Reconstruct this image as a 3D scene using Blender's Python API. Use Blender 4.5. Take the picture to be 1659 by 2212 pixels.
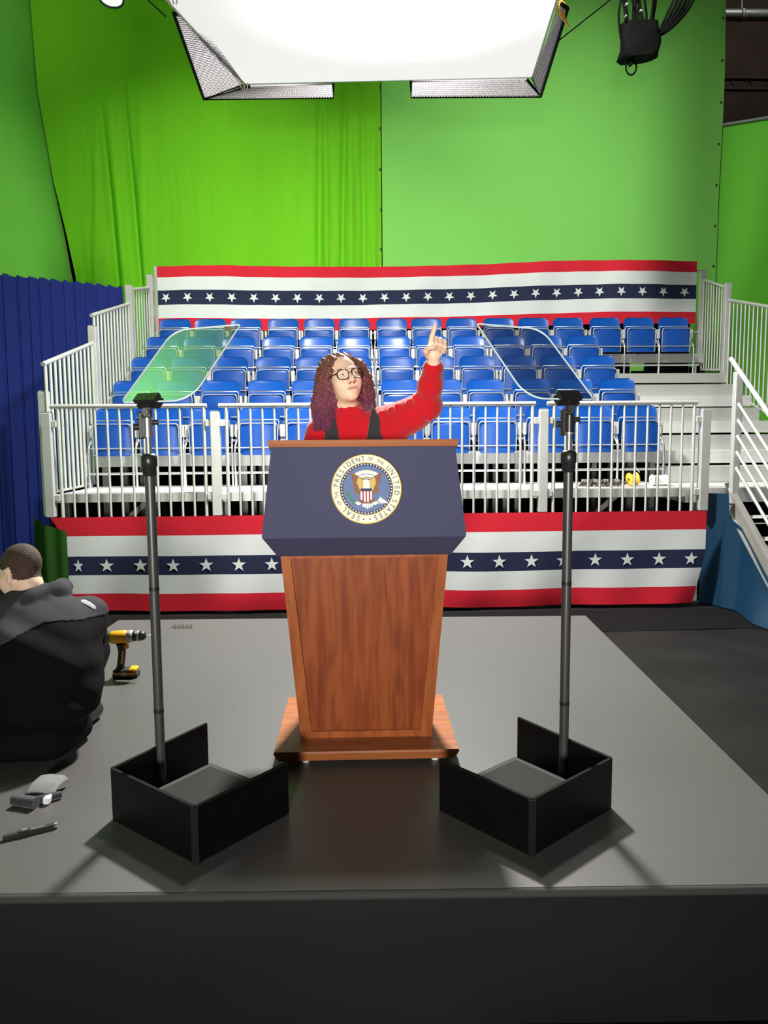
import bpy, math, random
import numpy as np
from mathutils import Vector, Matrix

for _o in list(bpy.data.objects):
    bpy.data.objects.remove(_o)
SC = bpy.context.scene
COL = SC.collection
PI = math.pi
random.seed(7)

# ------------------------------------------------------------------ camera
cam = bpy.data.cameras.new('camera')
cam.sensor_fit = 'VERTICAL'
cam.sensor_height = 36.0
cam.lens = 36.0 * 1660.0 / 2212.0
cam.clip_start = 0.05
cam.clip_end = 200
camo = bpy.data.objects.new('camera', cam)
COL.objects.link(camo)
camo.matrix_world = (Matrix.Translation((0, 0, 1.26)) @ Matrix.Rotation(math.radians(-1.75), 4, 'Z')
                     @ Matrix.Rotation(math.radians(90 - 5.9), 4, 'X') @ Matrix.Rotation(math.radians(-0.43), 4, 'Z'))
SC.camera = camo

# ------------------------------------------------------------------ view, world, lights
SC.view_settings.view_transform = 'Standard'
SC.view_settings.look = 'None'
SC.view_settings.exposure = 0.0
SC.view_settings.gamma = 1.0
SC.view_settings.use_curve_mapping = False
W = bpy.data.worlds.new('world')
SC.world = W
W.use_nodes = True
W.node_tree.nodes['Background'].inputs[0].default_value = (0.9, 0.95, 1.0, 1)
W.node_tree.nodes['Background'].inputs[1].default_value = 0.02


def area(name, loc, target, size, power, color=(1, 1, 1), shape='DISK', size_y=None, spread=180):
    l = bpy.data.lights.new(name, 'AREA')
    l.shape = shape
    l.size = size
    if size_y:
        l.size_y = size_y
    l.energy = power
    l.color = color
    l.spread = math.radians(spread)
    o = bpy.data.objects.new(name, l)
    COL.objects.link(o)
    o.location = loc
    d = Vector(target) - Vector(loc)
    o.rotation_euler = d.to_track_quat('-Z', 'Y').to_euler()
    return o


# lamp added just under the overhead silk for its hot spot, studio key from the front,
# and unseen overhead floods added to wash the green drapes
area('silk_lamp', (0.18, 6.10, 4.44), (0.1, 5.2, 0.0), 0.36, 780, (1.0, 0.97, 0.93))
area('front_key', (-0.6, -3.2, 1.26), (0.1, 3.2, 1.42), 0.6, 50, (1.0, 0.965, 0.92), spread=60)
area('drape_fill', (-1.6, 7.2, 8.6), (-2.3, 12.8, 1.2), 0.8, 125, (1.0, 0.98, 0.90), spread=76)
area('drape_fill', (1.7, 7.2, 8.6), (3.9, 12.8, 1.5), 0.8, 158, (1.0, 0.98, 0.92), spread=92)
area('silk_back_lamp', (0.2, 7.0, 7.7), (0.2, 7.05, 4.0), 1.0, 400, (1.0, 0.98, 0.95), spread=74)
area('roof_fill', (7.6, 13.6, 10.2), (7.6, 17.2, 8.0), 0.4, 26, (1.0, 0.93, 0.86))  # unseen fill added to lift the dark roof opening
area('side_fill', (-3.2, 2.6, 7.2), (-5.6, 6.4, 7.6), 0.6, 75, (1.0, 0.99, 0.95), spread=64)  # unseen fill added to brighten the side drape mirrored in the left glass


# ------------------------------------------------------------------ materials
def lin(r, g, b):
    f = lambda c: (c / 255 / 12.92) if c / 255 <= 0.04045 else ((c / 255 + 0.055) / 1.055) ** 2.4
    return (f(r), f(g), f(b), 1)


def mk(name, col, rough=0.5, metal=0.0, spec=0.5, var=0.0, vscale=(8, 8, 8), bump=0.0, bscale=60, col2=None, sheen=0.0, detail=4):
    m = bpy.data.materials.new(name)
    m.use_nodes = True
    nt = m.node_tree
    b = nt.nodes['Principled BSDF']
    b.inputs['Base Color'].default_value = col
    b.inputs['Roughness'].default_value = rough
    b.inputs['Metallic'].default_value = metal
    b.inputs['Specular IOR Level'].default_value = spec
    if sheen:
        b.inputs['Sheen Weight'].default_value = sheen
    tc = nt.nodes.new('ShaderNodeTexCoord')
    if var > 0 or col2:
        mp = nt.nodes.new('ShaderNodeMapping')
        mp.inputs['Scale'].default_value = vscale
        nz = nt.nodes.new('ShaderNodeTexNoise')
        nz.inputs['Scale'].default_value = 1.0
        nz.inputs['Detail'].default_value = detail
        cr = nt.nodes.new('ShaderNodeValToRGB')
        cr.color_ramp.elements[0].position = 0.3
        cr.color_ramp.elements[1].position = 0.7
        if col2 is None:
            cr.color_ramp.elements[0].color = tuple(c * (1 - var) for c in col[:3]) + (1,)
            cr.color_ramp.elements[1].color = tuple(min(1, c * (1 + var)) for c in col[:3]) + (1,)
        else:
            cr.color_ramp.elements[0].color = col
            cr.color_ramp.elements[1].color = col2
        nt.links.new(tc.outputs['Object'], mp.inputs[0])
        nt.links.new(mp.outputs[0], nz.inputs['Vector'])
        nt.links.new(nz.outputs[0], cr.inputs[0])
        nt.links.new(cr.outputs[0], b.inputs['Base Color'])
    if bump > 0:
        n2 = nt.nodes.new('ShaderNodeTexNoise')
        n2.inputs['Scale'].default_value = bscale
        n2.inputs['Detail'].default_value = 3
        bp = nt.nodes.new('ShaderNodeBump')
        bp.inputs['Strength'].default_value = bump
        bp.inputs['Distance'].default_value = 0.01
        nt.links.new(tc.outputs['Object'], n2.inputs['Vector'])
        nt.links.new(n2.outputs[0], bp.inputs['Height'])
        nt.links.new(bp.outputs[0], b.inputs['Normal'])
    return m


def wood(name, c1, c2, scale=(26, 26, 1.7), rough=0.32):
    m = bpy.data.materials.new(name)
    m.use_nodes = True
    nt = m.node_tree
    b = nt.nodes['Principled BSDF']
    b.inputs['Roughness'].default_value = rough
    b.inputs['Specular IOR Level'].default_value = 0.22
    tc = nt.nodes.new('ShaderNodeTexCoord')
    mp = nt.nodes.new('ShaderNodeMapping')
    mp.inputs['Scale'].default_value = scale
    nt.links.new(tc.outputs['Object'], mp.inputs[0])
    n1 = nt.nodes.new('ShaderNodeTexNoise')
    n1.inputs['Scale'].default_value = 1.0
    n1.inputs['Detail'].default_value = 5
    n1.inputs['Distortion'].default_value = 0.6
    nt.links.new(mp.outputs[0], n1.inputs['Vector'])
    mp2 = nt.nodes.new('ShaderNodeMapping')
    mp2.inputs['Scale'].default_value = (scale[0] * .28, scale[1] * .28, scale[2] * 1.0)
    nt.links.new(tc.outputs['Object'], mp2.inputs[0])
    n2 = nt.nodes.new('ShaderNodeTexNoise')
    n2.inputs['Scale'].default_value = 1.0
    n2.inputs['Detail'].default_value = 1
    nt.links.new(mp2.outputs[0], n2.inputs['Vector'])
    mu = nt.nodes.new('ShaderNodeMath')
    mu.operation = 'MULTIPLY'
    mu.inputs[1].default_value = 34
    nt.links.new(n2.outputs[0], mu.inputs[0])
    si = nt.nodes.new('ShaderNodeMath')
    si.operation = 'SINE'
    nt.links.new(mu.outputs[0], si.inputs[0])
    ma = nt.nodes.new('ShaderNodeMath')
    ma.operation = 'MULTIPLY_ADD'
    ma.inputs[1].default_value = 0.10
    nt.links.new(si.outputs[0], ma.inputs[0])
    nt.links.new(n1.outputs[0], ma.inputs[2])
    cr = nt.nodes.new('ShaderNodeValToRGB')
    cr.color_ramp.elements[0].position = 0.32
    cr.color_ramp.elements[1].position = 0.68
    cr.color_ramp.elements[0].color = c1
    cr.color_ramp.elements[1].color = c2
    nt.links.new(ma.outputs[0], cr.inputs[0])
    nt.links.new(cr.outputs[0], b.inputs['Base Color'])
    return m


def emis(name, col, strength):
    m = bpy.data.materials.new(name)
    m.use_nodes = True
    b = m.node_tree.nodes['Principled BSDF']
    b.inputs['Base Color'].default_value = (0.8, 0.8, 0.8, 1)
    b.inputs['Emission Color'].default_value = col
    b.inputs['Emission Strength'].default_value = strength
    return m


M = {}
M['green_muslin'] = mk('green_muslin', (0.165, 0.57, 0.016, 1), 0.85, spec=0.15, var=0.05, vscale=(1.2, 1.2, .25), bump=0.25, bscale=9)
M['green_fabric'] = mk('green_fabric', (0.22, 0.64, 0.12, 1), 0.8, spec=0.2, var=0.03, vscale=(.6, .6, .4))
M['green_side'] = mk('green_side', (0.20, 0.64, 0.085, 1), 0.8, spec=0.2, var=0.03, vscale=(.6, .6, .4))
M['green_right'] = mk('green_right', (0.16, 0.62, 0.05, 1), 0.8, spec=0.2, var=0.03, vscale=(.6, .6, .4))
M['black_cloth'] = mk('black_cloth', (0.006, 0.006, 0.006, 1), 0.95, spec=0.1)
M['floor'] = mk('floor', (0.009, 0.009, 0.009, 1), 0.6, spec=0.18, var=0.35, vscale=(2.2, 2.2, 2.2), bump=0.05, bscale=20)
M['wall_dark'] = mk('wall_dark', (0.10, 0.075, 0.062, 1), 0.9, spec=0.1, var=0.3, vscale=(1, 1, 1))
M['duct'] = mk('duct', (0.20, 0.22, 0.22, 1), 0.45, metal=0.5)
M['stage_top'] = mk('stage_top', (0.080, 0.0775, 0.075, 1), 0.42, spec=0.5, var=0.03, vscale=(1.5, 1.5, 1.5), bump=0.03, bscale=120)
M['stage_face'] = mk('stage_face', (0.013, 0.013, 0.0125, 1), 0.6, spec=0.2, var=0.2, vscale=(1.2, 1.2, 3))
M['stage_edge'] = mk('stage_edge', (0.05, 0.05, 0.048, 1), 0.75, spec=0.2)
M['blue_curtain'] = mk('blue_curtain', (0.013, 0.025, 0.165, 1), 0.85, spec=0.15)
M['blue_skirt'] = mk('blue_skirt', (0.002, 0.026, 0.060, 1), 0.6, spec=0.25)
M['dark_green'] = mk('dark_green', (0.012, 0.05, 0.006, 1), 0.85, spec=0.1)
M['alu'] = mk('alu', (0.55, 0.56, 0.53, 1), 0.38, metal=0.35, var=0.05, vscale=(1, 8, 8))
M['alu_deck'] = mk('alu_deck', (0.78, 0.78, 0.76, 1), 0.42, metal=0.3, var=0.08, vscale=(1.5, 14, 14), bump=0.1, bscale=40)
M['alu_side'] = mk('alu_side', (0.30, 0.29, 0.26, 1), 0.5, metal=0.3, var=0.1, vscale=(4, 4, 4))
M['alu_dark'] = mk('alu_dark', (0.35, 0.35, 0.34, 1), 0.5, metal=0.5)
M['chair_blue'] = mk('chair_blue', (0.005, 0.075, 0.36, 1), 0.27, spec=0.55)
M['chair_seat'] = mk('chair_seat', (0.005, 0.060, 0.30, 1), 0.36, spec=0.5)
M['silver'] = mk('silver', (0.62, 0.64, 0.67, 1), 0.30, metal=0.8)
M['bracket'] = mk('bracket', (0.52, 0.53, 0.51, 1), 0.4, metal=0.2)
M['red'] = mk('bunting_red', (0.54, 0.014, 0.030, 1), 0.8, spec=0.2, bump=0.08, bscale=300)
M['white'] = mk('bunting_white', (0.62, 0.655, 0.645, 1), 0.8, spec=0.2, bump=0.08, bscale=300)
M['navy'] = mk('bunting_navy', (0.014, 0.020, 0.052, 1), 0.8, spec=0.2, bump=0.08, bscale=300)
M['pod_blue'] = mk('podium_blue', (0.060, 0.062, 0.115, 1), 0.75, spec=0.25, bump=0.06, bscale=500)
M['wood'] = wood('wood_cherry', (0.19, 0.038, 0.010, 1), (0.30, 0.074, 0.020, 1), (42, 42, 1.5), 0.42)
M['wood_frame'] = wood('wood_frame', (0.27, 0.068, 0.016, 1), (0.38, 0.11, 0.028, 1), (38, 38, 2), 0.42)
M['wood_h'] = wood('wood_horizontal', (0.29, 0.090, 0.026, 1), (0.40, 0.135, 0.042, 1), (2, 34, 34), 0.40)
M['black_metal'] = mk('black_metal', (0.018, 0.018, 0.018, 1), 0.35, spec=0.5)
M['pole'] = mk('pole_anodised', (0.085, 0.085, 0.085, 1), 0.40, metal=0.5)
M['pole_silver'] = mk('pole_silver', (0.5, 0.5, 0.5, 1), 0.3, metal=0.8)
M['black_panel'] = mk('black_panel', (0.0025, 0.0025, 0.003, 1), 0.45, spec=0.25, var=0.2, vscale=(10, 10, 10))
M['panel_edge'] = mk('panel_edge', (0.010, 0.010, 0.011, 1), 0.85, spec=0.1)
M['screen'] = mk('monitor_screen', (0.024, 0.026, 0.021, 1), 0.75, spec=0.12)
M['bezel'] = mk('bezel', (0.07, 0.07, 0.07, 1), 0.8, spec=0.1)
M['cream'] = mk('seal_cream', (0.85, 0.80, 0.62, 1), 0.5)
M['gold'] = mk('seal_gold', (0.55, 0.38, 0.09, 1), 0.4, metal=0.3)
M['seal_navy'] = mk('seal_navy', (0.012, 0.018, 0.06, 1), 0.5)
M['seal_blue'] = mk('seal_blue', (0.10, 0.16, 0.33, 1), 0.5)
M['seal_white'] = mk('seal_white', (0.85, 0.86, 0.85, 1), 0.5)
M['seal_brown'] = mk('seal_brown', (0.23, 0.09, 0.035, 1), 0.5, var=0.4, vscale=(250, 250, 250))
M['seal_green'] = mk('seal_green', (0.035, 0.22, 0.09, 1), 0.5)
M['seal_red'] = mk('seal_red', (0.45, 0.03, 0.04, 1), 0.5)
M['ink'] = mk('seal_ink', (0.05, 0.045, 0.035, 1), 0.6)
M['skin'] = mk('skin', (0.84, 0.60, 0.43, 1), 0.5, spec=0.35, var=0.05, vscale=(30, 30, 30))
M['lips'] = mk('lips', (0.60, 0.29, 0.24, 1), 0.45)
M['brow'] = mk('brow', (0.28, 0.14, 0.08, 1), 0.7)
M['eye_white'] = mk('eye_white', (0.75, 0.72, 0.68, 1), 0.3)
M['iris'] = mk('iris', (0.05, 0.035, 0.025, 1), 0.25)
M['sweater'] = mk('sweater_red', (0.55, 0.008, 0.018, 1), 0.85, spec=0.15, sheen=0.3, bump=0.15, bscale=120)
M['vest'] = mk('vest_charcoal', (0.035, 0.034, 0.040, 1), 0.9, spec=0.15, sheen=0.4, bump=0.3, bscale=90)
M['trouser'] = mk('trousers_dark', (0.005, 0.005, 0.006, 1), 0.9, spec=0.1)
M['shoe'] = mk('shoe_black', (0.01, 0.01, 0.01, 1), 0.5)
M['jacket'] = mk('jacket_black', (0.0045, 0.0040, 0.0044, 1), 0.9, spec=0.1, bump=0.25, bscale=14)
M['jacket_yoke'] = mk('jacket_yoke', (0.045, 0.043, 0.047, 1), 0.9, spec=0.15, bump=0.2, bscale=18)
M['man_hair'] = mk('man_hair', (0.055, 0.032, 0.020, 1), 0.8, var=0.4, vscale=(120, 120, 40), bump=0.5, bscale=180)
M['glasses'] = mk('glasses_frame', (0.012, 0.009, 0.008, 1), 0.3)
M['drill_yellow'] = mk('drill_yellow', (0.72, 0.36, 0.008, 1), 0.4)
M['drill_black'] = mk('drill_black', (0.012, 0.011, 0.011, 1), 0.5)
M['grey_plastic'] = mk('grey_plastic', (0.42, 0.42, 0.42, 1), 0.4, metal=0.4)
M['grey_cloth'] = mk('grey_cloth', (0.17, 0.17, 0.168, 1), 0.8, var=0.1, vscale=(40, 40, 40))
M['silk_border'] = mk('silk_border', (0.78, 0.78, 0.76, 1), 0.8)
M['grid_silver'] = mk('grid_silver', (0.88, 0.86, 0.88, 1), 0.35, metal=0.0)
M['rope'] = mk('rope', (0.55, 0.53, 0.45, 1), 0.8)
M['rope_yellow'] = mk('rope_yellow', (0.75, 0.40, 0.06, 1), 0.7)
M['cable'] = mk('cable_black', (0.0016, 0.0018, 0.0018, 1), 0.85, spec=0.1)
M['paper_white'] = mk('paper_white', (0.75, 0.74, 0.70, 1), 0.7)
M['spool_yellow'] = mk('spool_yellow', (0.65, 0.42, 0.03, 1), 0.5)
M['strap_brown'] = mk('strap_brown', (0.06, 0.045, 0.035, 1), 0.8)
M['lamp_white'] = emis('lamp_lens', (1, 1, 1, 1), 0.7)


def hair_mat():
    m = bpy.data.materials.new('hair_auburn')
    m.use_nodes = True
    nt = m.node_tree
    b = nt.nodes['Principled BSDF']
    b.inputs['Roughness'].default_value = 0.65
    b.inputs['Specular IOR Level'].default_value = 0.2
    tc = nt.nodes.new('ShaderNodeTexCoord')
    sp = nt.nodes.new('ShaderNodeSeparateXYZ')
    nt.links.new(tc.outputs['Object'], sp.inputs[0])
    mr = nt.nodes.new('ShaderNodeMapRange')
    mr.inputs[1].default_value = 1.60
    mr.inputs[2].default_value = 1.34
    nt.links.new(sp.outputs[2], mr.inputs[0])
    cr = nt.nodes.new('ShaderNodeValToRGB')
    e = cr.color_ramp.elements
    e[0].color = (0.28, 0.125, 0.085, 1)
    e[1].color = (0.31, 0.085, 0.165, 1)
    n = e.new(0.45)
    n.color = (0.31, 0.105, 0.105, 1)
    nz = nt.nodes.new('ShaderNodeTexNoise')
    nz.inputs['Scale'].default_value = 90
    mx = nt.nodes.new('ShaderNodeMix')
    mx.data_type = 'RGBA'
    mx.blend_type = 'MULTIPLY'
    mx.inputs[0].default_value = 0.75
    nt.links.new(mr.outputs[0], cr.inputs[0])
    nt.links.new(tc.outputs['Object'], nz.inputs['Vector'])
    nt.links.new(cr.outputs[0], mx.inputs[6])
    nt.links.new(nz.outputs[0], mx.inputs[7])
    nt.links.new(mx.outputs[2], b.inputs['Base Color'])
    return m


def glass_mat():
    # beam-splitter glass: part of the light passes, part is mirrored
    m = bpy.data.materials.new('beam_splitter_glass')
    m.use_nodes = True
    nt = m.node_tree
    for n in list(nt.nodes):
        if n.type != 'OUTPUT_MATERIAL':
            nt.nodes.remove(n)
    out = [n for n in nt.nodes if n.type == 'OUTPUT_MATERIAL'][0]
    t = nt.nodes.new('ShaderNodeBsdfTransparent')
    t.inputs[0].default_value = (0.80, 0.84, 0.84, 1)
    g = nt.nodes.new('ShaderNodeBsdfGlossy')
    g.inputs['Roughness'].default_value = 0.0
    g.inputs[0].default_value = (0.92, 0.95, 0.95, 1)
    mx = nt.nodes.new('ShaderNodeMixShader')
    mx.inputs[0].default_value = 0.48
    nt.links.new(t.outputs[0], mx.inputs[1])
    nt.links.new(g.outputs[0], mx.inputs[2])
    nt.links.new(mx.outputs[0], out.inputs[0])
    return m


def lens_mat():
    m = glass_mat()
    m.name = 'spectacle_lens'
    for n in m.node_tree.nodes:
        if n.type == 'MIX_SHADER':
            n.inputs[0].default_value = 0.05
        if n.type == 'BSDF_TRANSPARENT':
            n.inputs[0].default_value = (0.97, 0.98, 0.98, 1)
    return m


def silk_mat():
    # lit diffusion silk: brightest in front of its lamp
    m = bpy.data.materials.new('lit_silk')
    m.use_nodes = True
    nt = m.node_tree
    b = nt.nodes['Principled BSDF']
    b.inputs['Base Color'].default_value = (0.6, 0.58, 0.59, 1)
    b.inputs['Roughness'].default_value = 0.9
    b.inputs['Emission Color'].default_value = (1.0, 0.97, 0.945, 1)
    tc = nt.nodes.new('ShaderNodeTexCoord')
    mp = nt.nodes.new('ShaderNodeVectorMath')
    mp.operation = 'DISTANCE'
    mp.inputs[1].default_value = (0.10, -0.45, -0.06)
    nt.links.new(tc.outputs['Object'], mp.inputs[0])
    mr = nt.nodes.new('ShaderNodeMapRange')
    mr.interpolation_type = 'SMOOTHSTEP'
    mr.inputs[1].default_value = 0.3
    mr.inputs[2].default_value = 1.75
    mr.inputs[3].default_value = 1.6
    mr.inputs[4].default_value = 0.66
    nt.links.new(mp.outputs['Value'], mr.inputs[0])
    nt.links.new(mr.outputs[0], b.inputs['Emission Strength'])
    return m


def translucent_mat(name, col, mix):
    m = bpy.data.materials.new(name)
    m.use_nodes = True
    nt = m.node_tree
    for n in list(nt.nodes):
        if n.type != 'OUTPUT_MATERIAL':
            nt.nodes.remove(n)
    out = [n for n in nt.nodes if n.type == 'OUTPUT_MATERIAL'][0]
    d = nt.nodes.new('ShaderNodeBsdfDiffuse')
    t = nt.nodes.new('ShaderNodeBsdfTranslucent')
    d.inputs[0].default_value = col
    t.inputs[0].default_value = col
    mx = nt.nodes.new('ShaderNodeMixShader')
    mx.inputs[0].default_value = mix
    nt.links.new(d.outputs[0], mx.inputs[1])
    nt.links.new(t.outputs[0], mx.inputs[2])
    nt.links.new(mx.outputs[0], out.inputs[0])
    return m


M['grid_cloth'] = translucent_mat('grid_cloth', (0.92, 0.90, 0.92, 1), 0.55)
M['grid_web'] = mk('grid_web', (0.30, 0.27, 0.30, 1), 0.6)
M['hair'] = hair_mat()
M['glass'] = glass_mat()
M['silk'] = silk_mat()
M['lens'] = lens_mat()
M['glass_edge'] = mk('glass_edge', (0.75, 0.88, 0.88, 1), 0.15, spec=0.8)


# ------------------------------------------------------------------ mesh builder
class MB:
    def __init__(s):
        s.v = []
        s.f = []
        s.m = []
        s.s = []

    def add(s, vs, fs, mi=0, smooth=False):
        o = len(s.v)
        s.v += [tuple(v) for v in vs]
        for f in fs:
            s.f.append([i + o for i in f])
            s.m.append(mi)
            s.s.append(smooth)
        return s

    def box(s, x0, x1, y0, y1, z0, z1, mi=0, bev=0.0):
        if bev <= 0:
            vs = [(x, y, z) for x in (x0, x1) for y in (y0, y1) for z in (z0, z1)]
            fs = [(0, 1, 3, 2), (4, 6, 7, 5), (0, 4, 5, 1), (2, 3, 7, 6), (0, 2, 6, 4), (1, 5, 7, 3)]
            return s.add(vs, fs, mi)
        # bevelled along every edge: three inset rectangles per axis direction
        b = min(bev, (x1 - x0) / 2.01, (y1 - y0) / 2.01, (z1 - z0) / 2.01)
        vs = []
        idx = {}
        for sx in (0, 1):
            for sy in (0, 1):
                for sz in (0, 1):
                    X, Y, Z = (x0, x1)[sx], (y0, y1)[sy], (z0, z1)[sz]
                    dx, dy, dz = (b, -b)[sx], (b, -b)[sy], (b, -b)[sz]
                    for a, p in (('x', (X, Y + dy, Z + dz)), ('y', (X + dx, Y, Z + dz)), ('z', (X + dx, Y + dy, Z))):
                        idx[(sx, sy, sz, a)] = len(vs)
                        vs.append(p)
        I = lambda a, *k: idx[k + (a,)]
        fs = []
        for q in (0, 1):
            fs.append([I('x', q, 0, 0), I('x', q, 0, 1), I('x', q, 1, 1), I('x', q, 1, 0)][::1 if q == 0 else -1])
            fs.append([I('y', 0, q, 0), I('y', 1, q, 0), I('y', 1, q, 1), I('y', 0, q, 1)][::1 if q == 0 else -1])
            fs.append([I('z', 0, 0, q), I('z', 0, 1, q), I('z', 1, 1, q), I('z', 1, 0, q)][::1 if q == 0 else -1])
        for p in (0, 1):
            for q in (0, 1):
                fs.append([I('x', p, q, 0), I('x', p, q, 1), I('y', p, q, 1), I('y', p, q, 0)])
                fs.append([I('y', 0, p, q), I('y', 1, p, q), I('z', 1, p, q), I('z', 0, p, q)])
                fs.append([I('x', p, 0, q), I('x', p, 1, q), I('z', p, 1, q), I('z', p, 0, q)])
        for a in (0, 1):
            for c in (0, 1):
                for d in (0, 1):
                    fs.append([I('x', a, c, d), I('y', a, c, d), I('z', a, c, d)])
        return s.add(vs, fs, mi)

    def hexa(s, P, mi=0):
        # eight corners: bottom ring 0-3, top ring 4-7
        return s.add(P, [(3, 2, 1, 0), (4, 5, 6, 7), (0, 1, 5, 4), (1, 2, 6, 5), (2, 3, 7, 6), (3, 0, 4, 7)], mi)

    def bar(s, p, q, w, h, mi=0, up=(0, 0, 1)):
        p = Vector(p)
        q = Vector(q)
        d = (q - p).normalized()
        u = Vector(up)
        r = d.cross(u)
        if r.length < 1e-4:
            r = d.cross(Vector((0, 1, 0)))
        r.normalize()
        u = r.cross(d)
        P = []
        for e in (p, q):
            for a, b in ((-1, -1), (1, -1), (1, 1), (-1, 1)):
                P.append(e + r * a * w / 2 + u * b * h / 2)
        return s.hexa(P, mi)

    def tube(s, pts, r, n=8, mi=0, caps=True, closed=False):
        pts = [Vector(p) for p in pts]
        N = len(pts)
        rs = list(r) if isinstance(r, (list, tuple)) else [r] * N
        T = []
        for i in range(N):
            if closed:
                a, b = pts[i - 1], pts[(i + 1) % N]
            else:
                a, b = pts[max(i - 1, 0)], pts[min(i + 1, N - 1)]
            T.append((b - a).normalized())
        u = T[0].orthogonal().normalized()
        vs = []
        for i in range(N):
            u = (u - T[i] * u.dot(T[i]))
            u.normalize()
            w = T[i].cross(u)
            for k in range(n):
                a = 2 * PI * k / n
                vs.append(pts[i] + (u * math.cos(a) + w * math.sin(a)) * rs[i])
        fs = []
        R = N if closed else N - 1
        for i in range(R):
            j = (i + 1) % N
            for k in range(n):
                l = (k + 1) % n
                fs.append((i * n + k, i * n + l, j * n + l, j * n + k))
        s.add(vs, fs, mi, True)
        if caps and not closed:
            s.add(vs[:n], [tuple(range(n))[::-1]], mi)
            s.add(vs[-n:], [tuple(range(n))], mi)
        return s

    def cyl(s, p, q, r, n=20, mi=0, r2=None):
        return s.tube([p, q], [r, r if r2 is None else r2], n, mi)

    def lathe(s, prof, c, axis=(0, 0, 1), n=24, mi=0):
        # prof: (radius, height) along the axis from c
        a = Vector(axis).normalized()
        u = a.orthogonal().normalized()
        w = a.cross(u)
        c = Vector(c)
        vs = []
        for r, h in prof:
            for k in range(n):
                t = 2 * PI * k / n
                vs.append(c + a * h + (u * math.cos(t) + w * math.sin(t)) * r)
        fs = []
        for i in range(len(prof) - 1):
            for k in range(n):
                l = (k + 1) % n
                fs.append((i * n + k, i * n + l, (i + 1) * n + l, (i + 1) * n + k))
        return s.add(vs, fs, mi, True)

    def prism(s, poly, fn, t, mi=0):
        # poly: 2D outline (counter-clockwise), fn(u, v, w) -> 3D, extruded from w=0 to w=t
        n = len(poly)
        vs = [fn(u, v, 0) for u, v in poly] + [fn(u, v, t) for u, v in poly]
        fs = [tuple(range(n))[::-1], tuple(range(n, 2 * n))]
        for i in range(n):
            j = (i + 1) % n
            fs.append((i, j, n + j, n + i))
        return s.add(vs, fs, mi)

    def ball(s, c, r, nu=16, nv=10, mi=0, R=None):
        r = (r, r, r) if not isinstance(r, (tuple, list)) else r
        c = Vector(c)
        vs = []
        for j in range(nv + 1):
            t = PI * j / nv
            for i in range(nu):
                p = 2 * PI * i / nu
                d = Vector((r[0] * math.sin(t) * math.cos(p), r[1] * math.sin(t) * math.sin(p), r[2] * math.cos(t)))
                if R is not None:
                    d = R @ d
                vs.append(c + d)
        fs = []
        for j in range(nv):
            for i in range(nu):
                k = (i + 1) % nu
                fs.append((j * nu + i, (j + 1) * nu + i, (j + 1) * nu + k, j * nu + k))
        return s.add(vs, fs, mi, True)

    def grid(s, fn, nu, nv, mi=0, smooth=True):
        vs = [fn(i / nu, j / nv) for j in range(nv + 1) for i in range(nu + 1)]
        fs = [(j * (nu + 1) + i, j * (nu + 1) + i + 1, (j + 1) * (nu + 1) + i + 1, (j + 1) * (nu + 1) + i)
              for j in range(nv) for i in range(nu)]
        return s.add(vs, fs, mi, smooth)

    def build(s, name, mat, parent=None, solid=0.0):
        o = Vector((0, 0, 0))
        p = parent
        while p is not None:
            o += p.location
            p = p.parent
        me = bpy.data.meshes.new(name)
        me.from_pydata([tuple(Vector(v) - o) for v in s.v], [], s.f)
        mats = mat if isinstance(mat, (list, tuple)) else [mat]
        for k in mats:
            me.materials.append(M[k])
        me.polygons.foreach_set('material_index', s.m)
        me.polygons.foreach_set('use_smooth', s.s)
        me.update()
        ob = bpy.data.objects.new(name, me)
        COL.objects.link(ob)
        ob.parent = parent
        if solid:
            md = ob.modifiers.new('thickness', 'SOLIDIFY')
            md.thickness = solid
            md.offset = 0
        return ob


def tag(o, label=None, cat=None, group=None, kind=None):
    if label:
        o['label'] = label
    if cat:
        o['category'] = cat
    if group:
        o['group'] = group
    if kind:
        o['kind'] = kind
    return o


def thing(name, loc, label, cat, group=None):
    o = bpy.data.objects.new(name, None)
    o.empty_display_size = 0.05
    o.location = loc
    COL.objects.link(o)
    return tag(o, label, cat, group)


def copy_tree(o, parent=None):
    c = o.copy()
    COL.objects.link(c)
    if parent is not None:
        c.parent = parent
    for ch in list(o.children):
        copy_tree(ch, c)
    return c


def lerp(a, b, t):
    return a + (b - a) * t


def vl(a, b, t):
    return tuple(lerp(x, y, t) for x, y in zip(a, b))


def smooth_path(pts, n=6):
    # Catmull-Rom through the points
    P = [Vector(p) for p in pts]
    P = [P[0] * 2 - P[1]] + P + [P[-1] * 2 - P[-2]]
    out = []
    for i in range(1, len(P) - 2):
        a, b, c, d = P[i - 1:i + 3]
        for k in range(n):
            t = k / n
            out.append(0.5 * ((2 * b) + (c - a) * t + (2 * a - 5 * b + 4 * c - d) * t * t + (3 * b - a - 3 * c + d) * t ** 3))
    out.append(P[-2])
    return out

# ------------------------------------------------------------------ room shell
FZ = -0.42
b = MB()
b.box(-7.6, 10.4, -3.5, 17.4, FZ - 0.1, FZ)
tag(b.build('floor', 'floor'), kind='structure')
b = MB()
b.box(-7.6, 10.4, 17.2, 17.4, FZ, 10.6)
tag(b.build('wall_back', 'wall_dark'), kind='structure')
b = MB()
b.box(-7.8, -7.6, -3.5, 17.4, FZ, 10.6)
tag(b.build('wall_left', 'wall_dark'), kind='structure')
b = MB()
b.box(10.4, 10.6, -3.5, 17.4, FZ, 10.6)
tag(b.build('wall_right', 'wall_dark'), kind='structure')
b = MB()
b.box(-7.6, 10.4, -3.5, 17.4, 10.6, 10.7)
tag(b.build('ceiling', 'wall_dark'), kind='structure')

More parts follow.
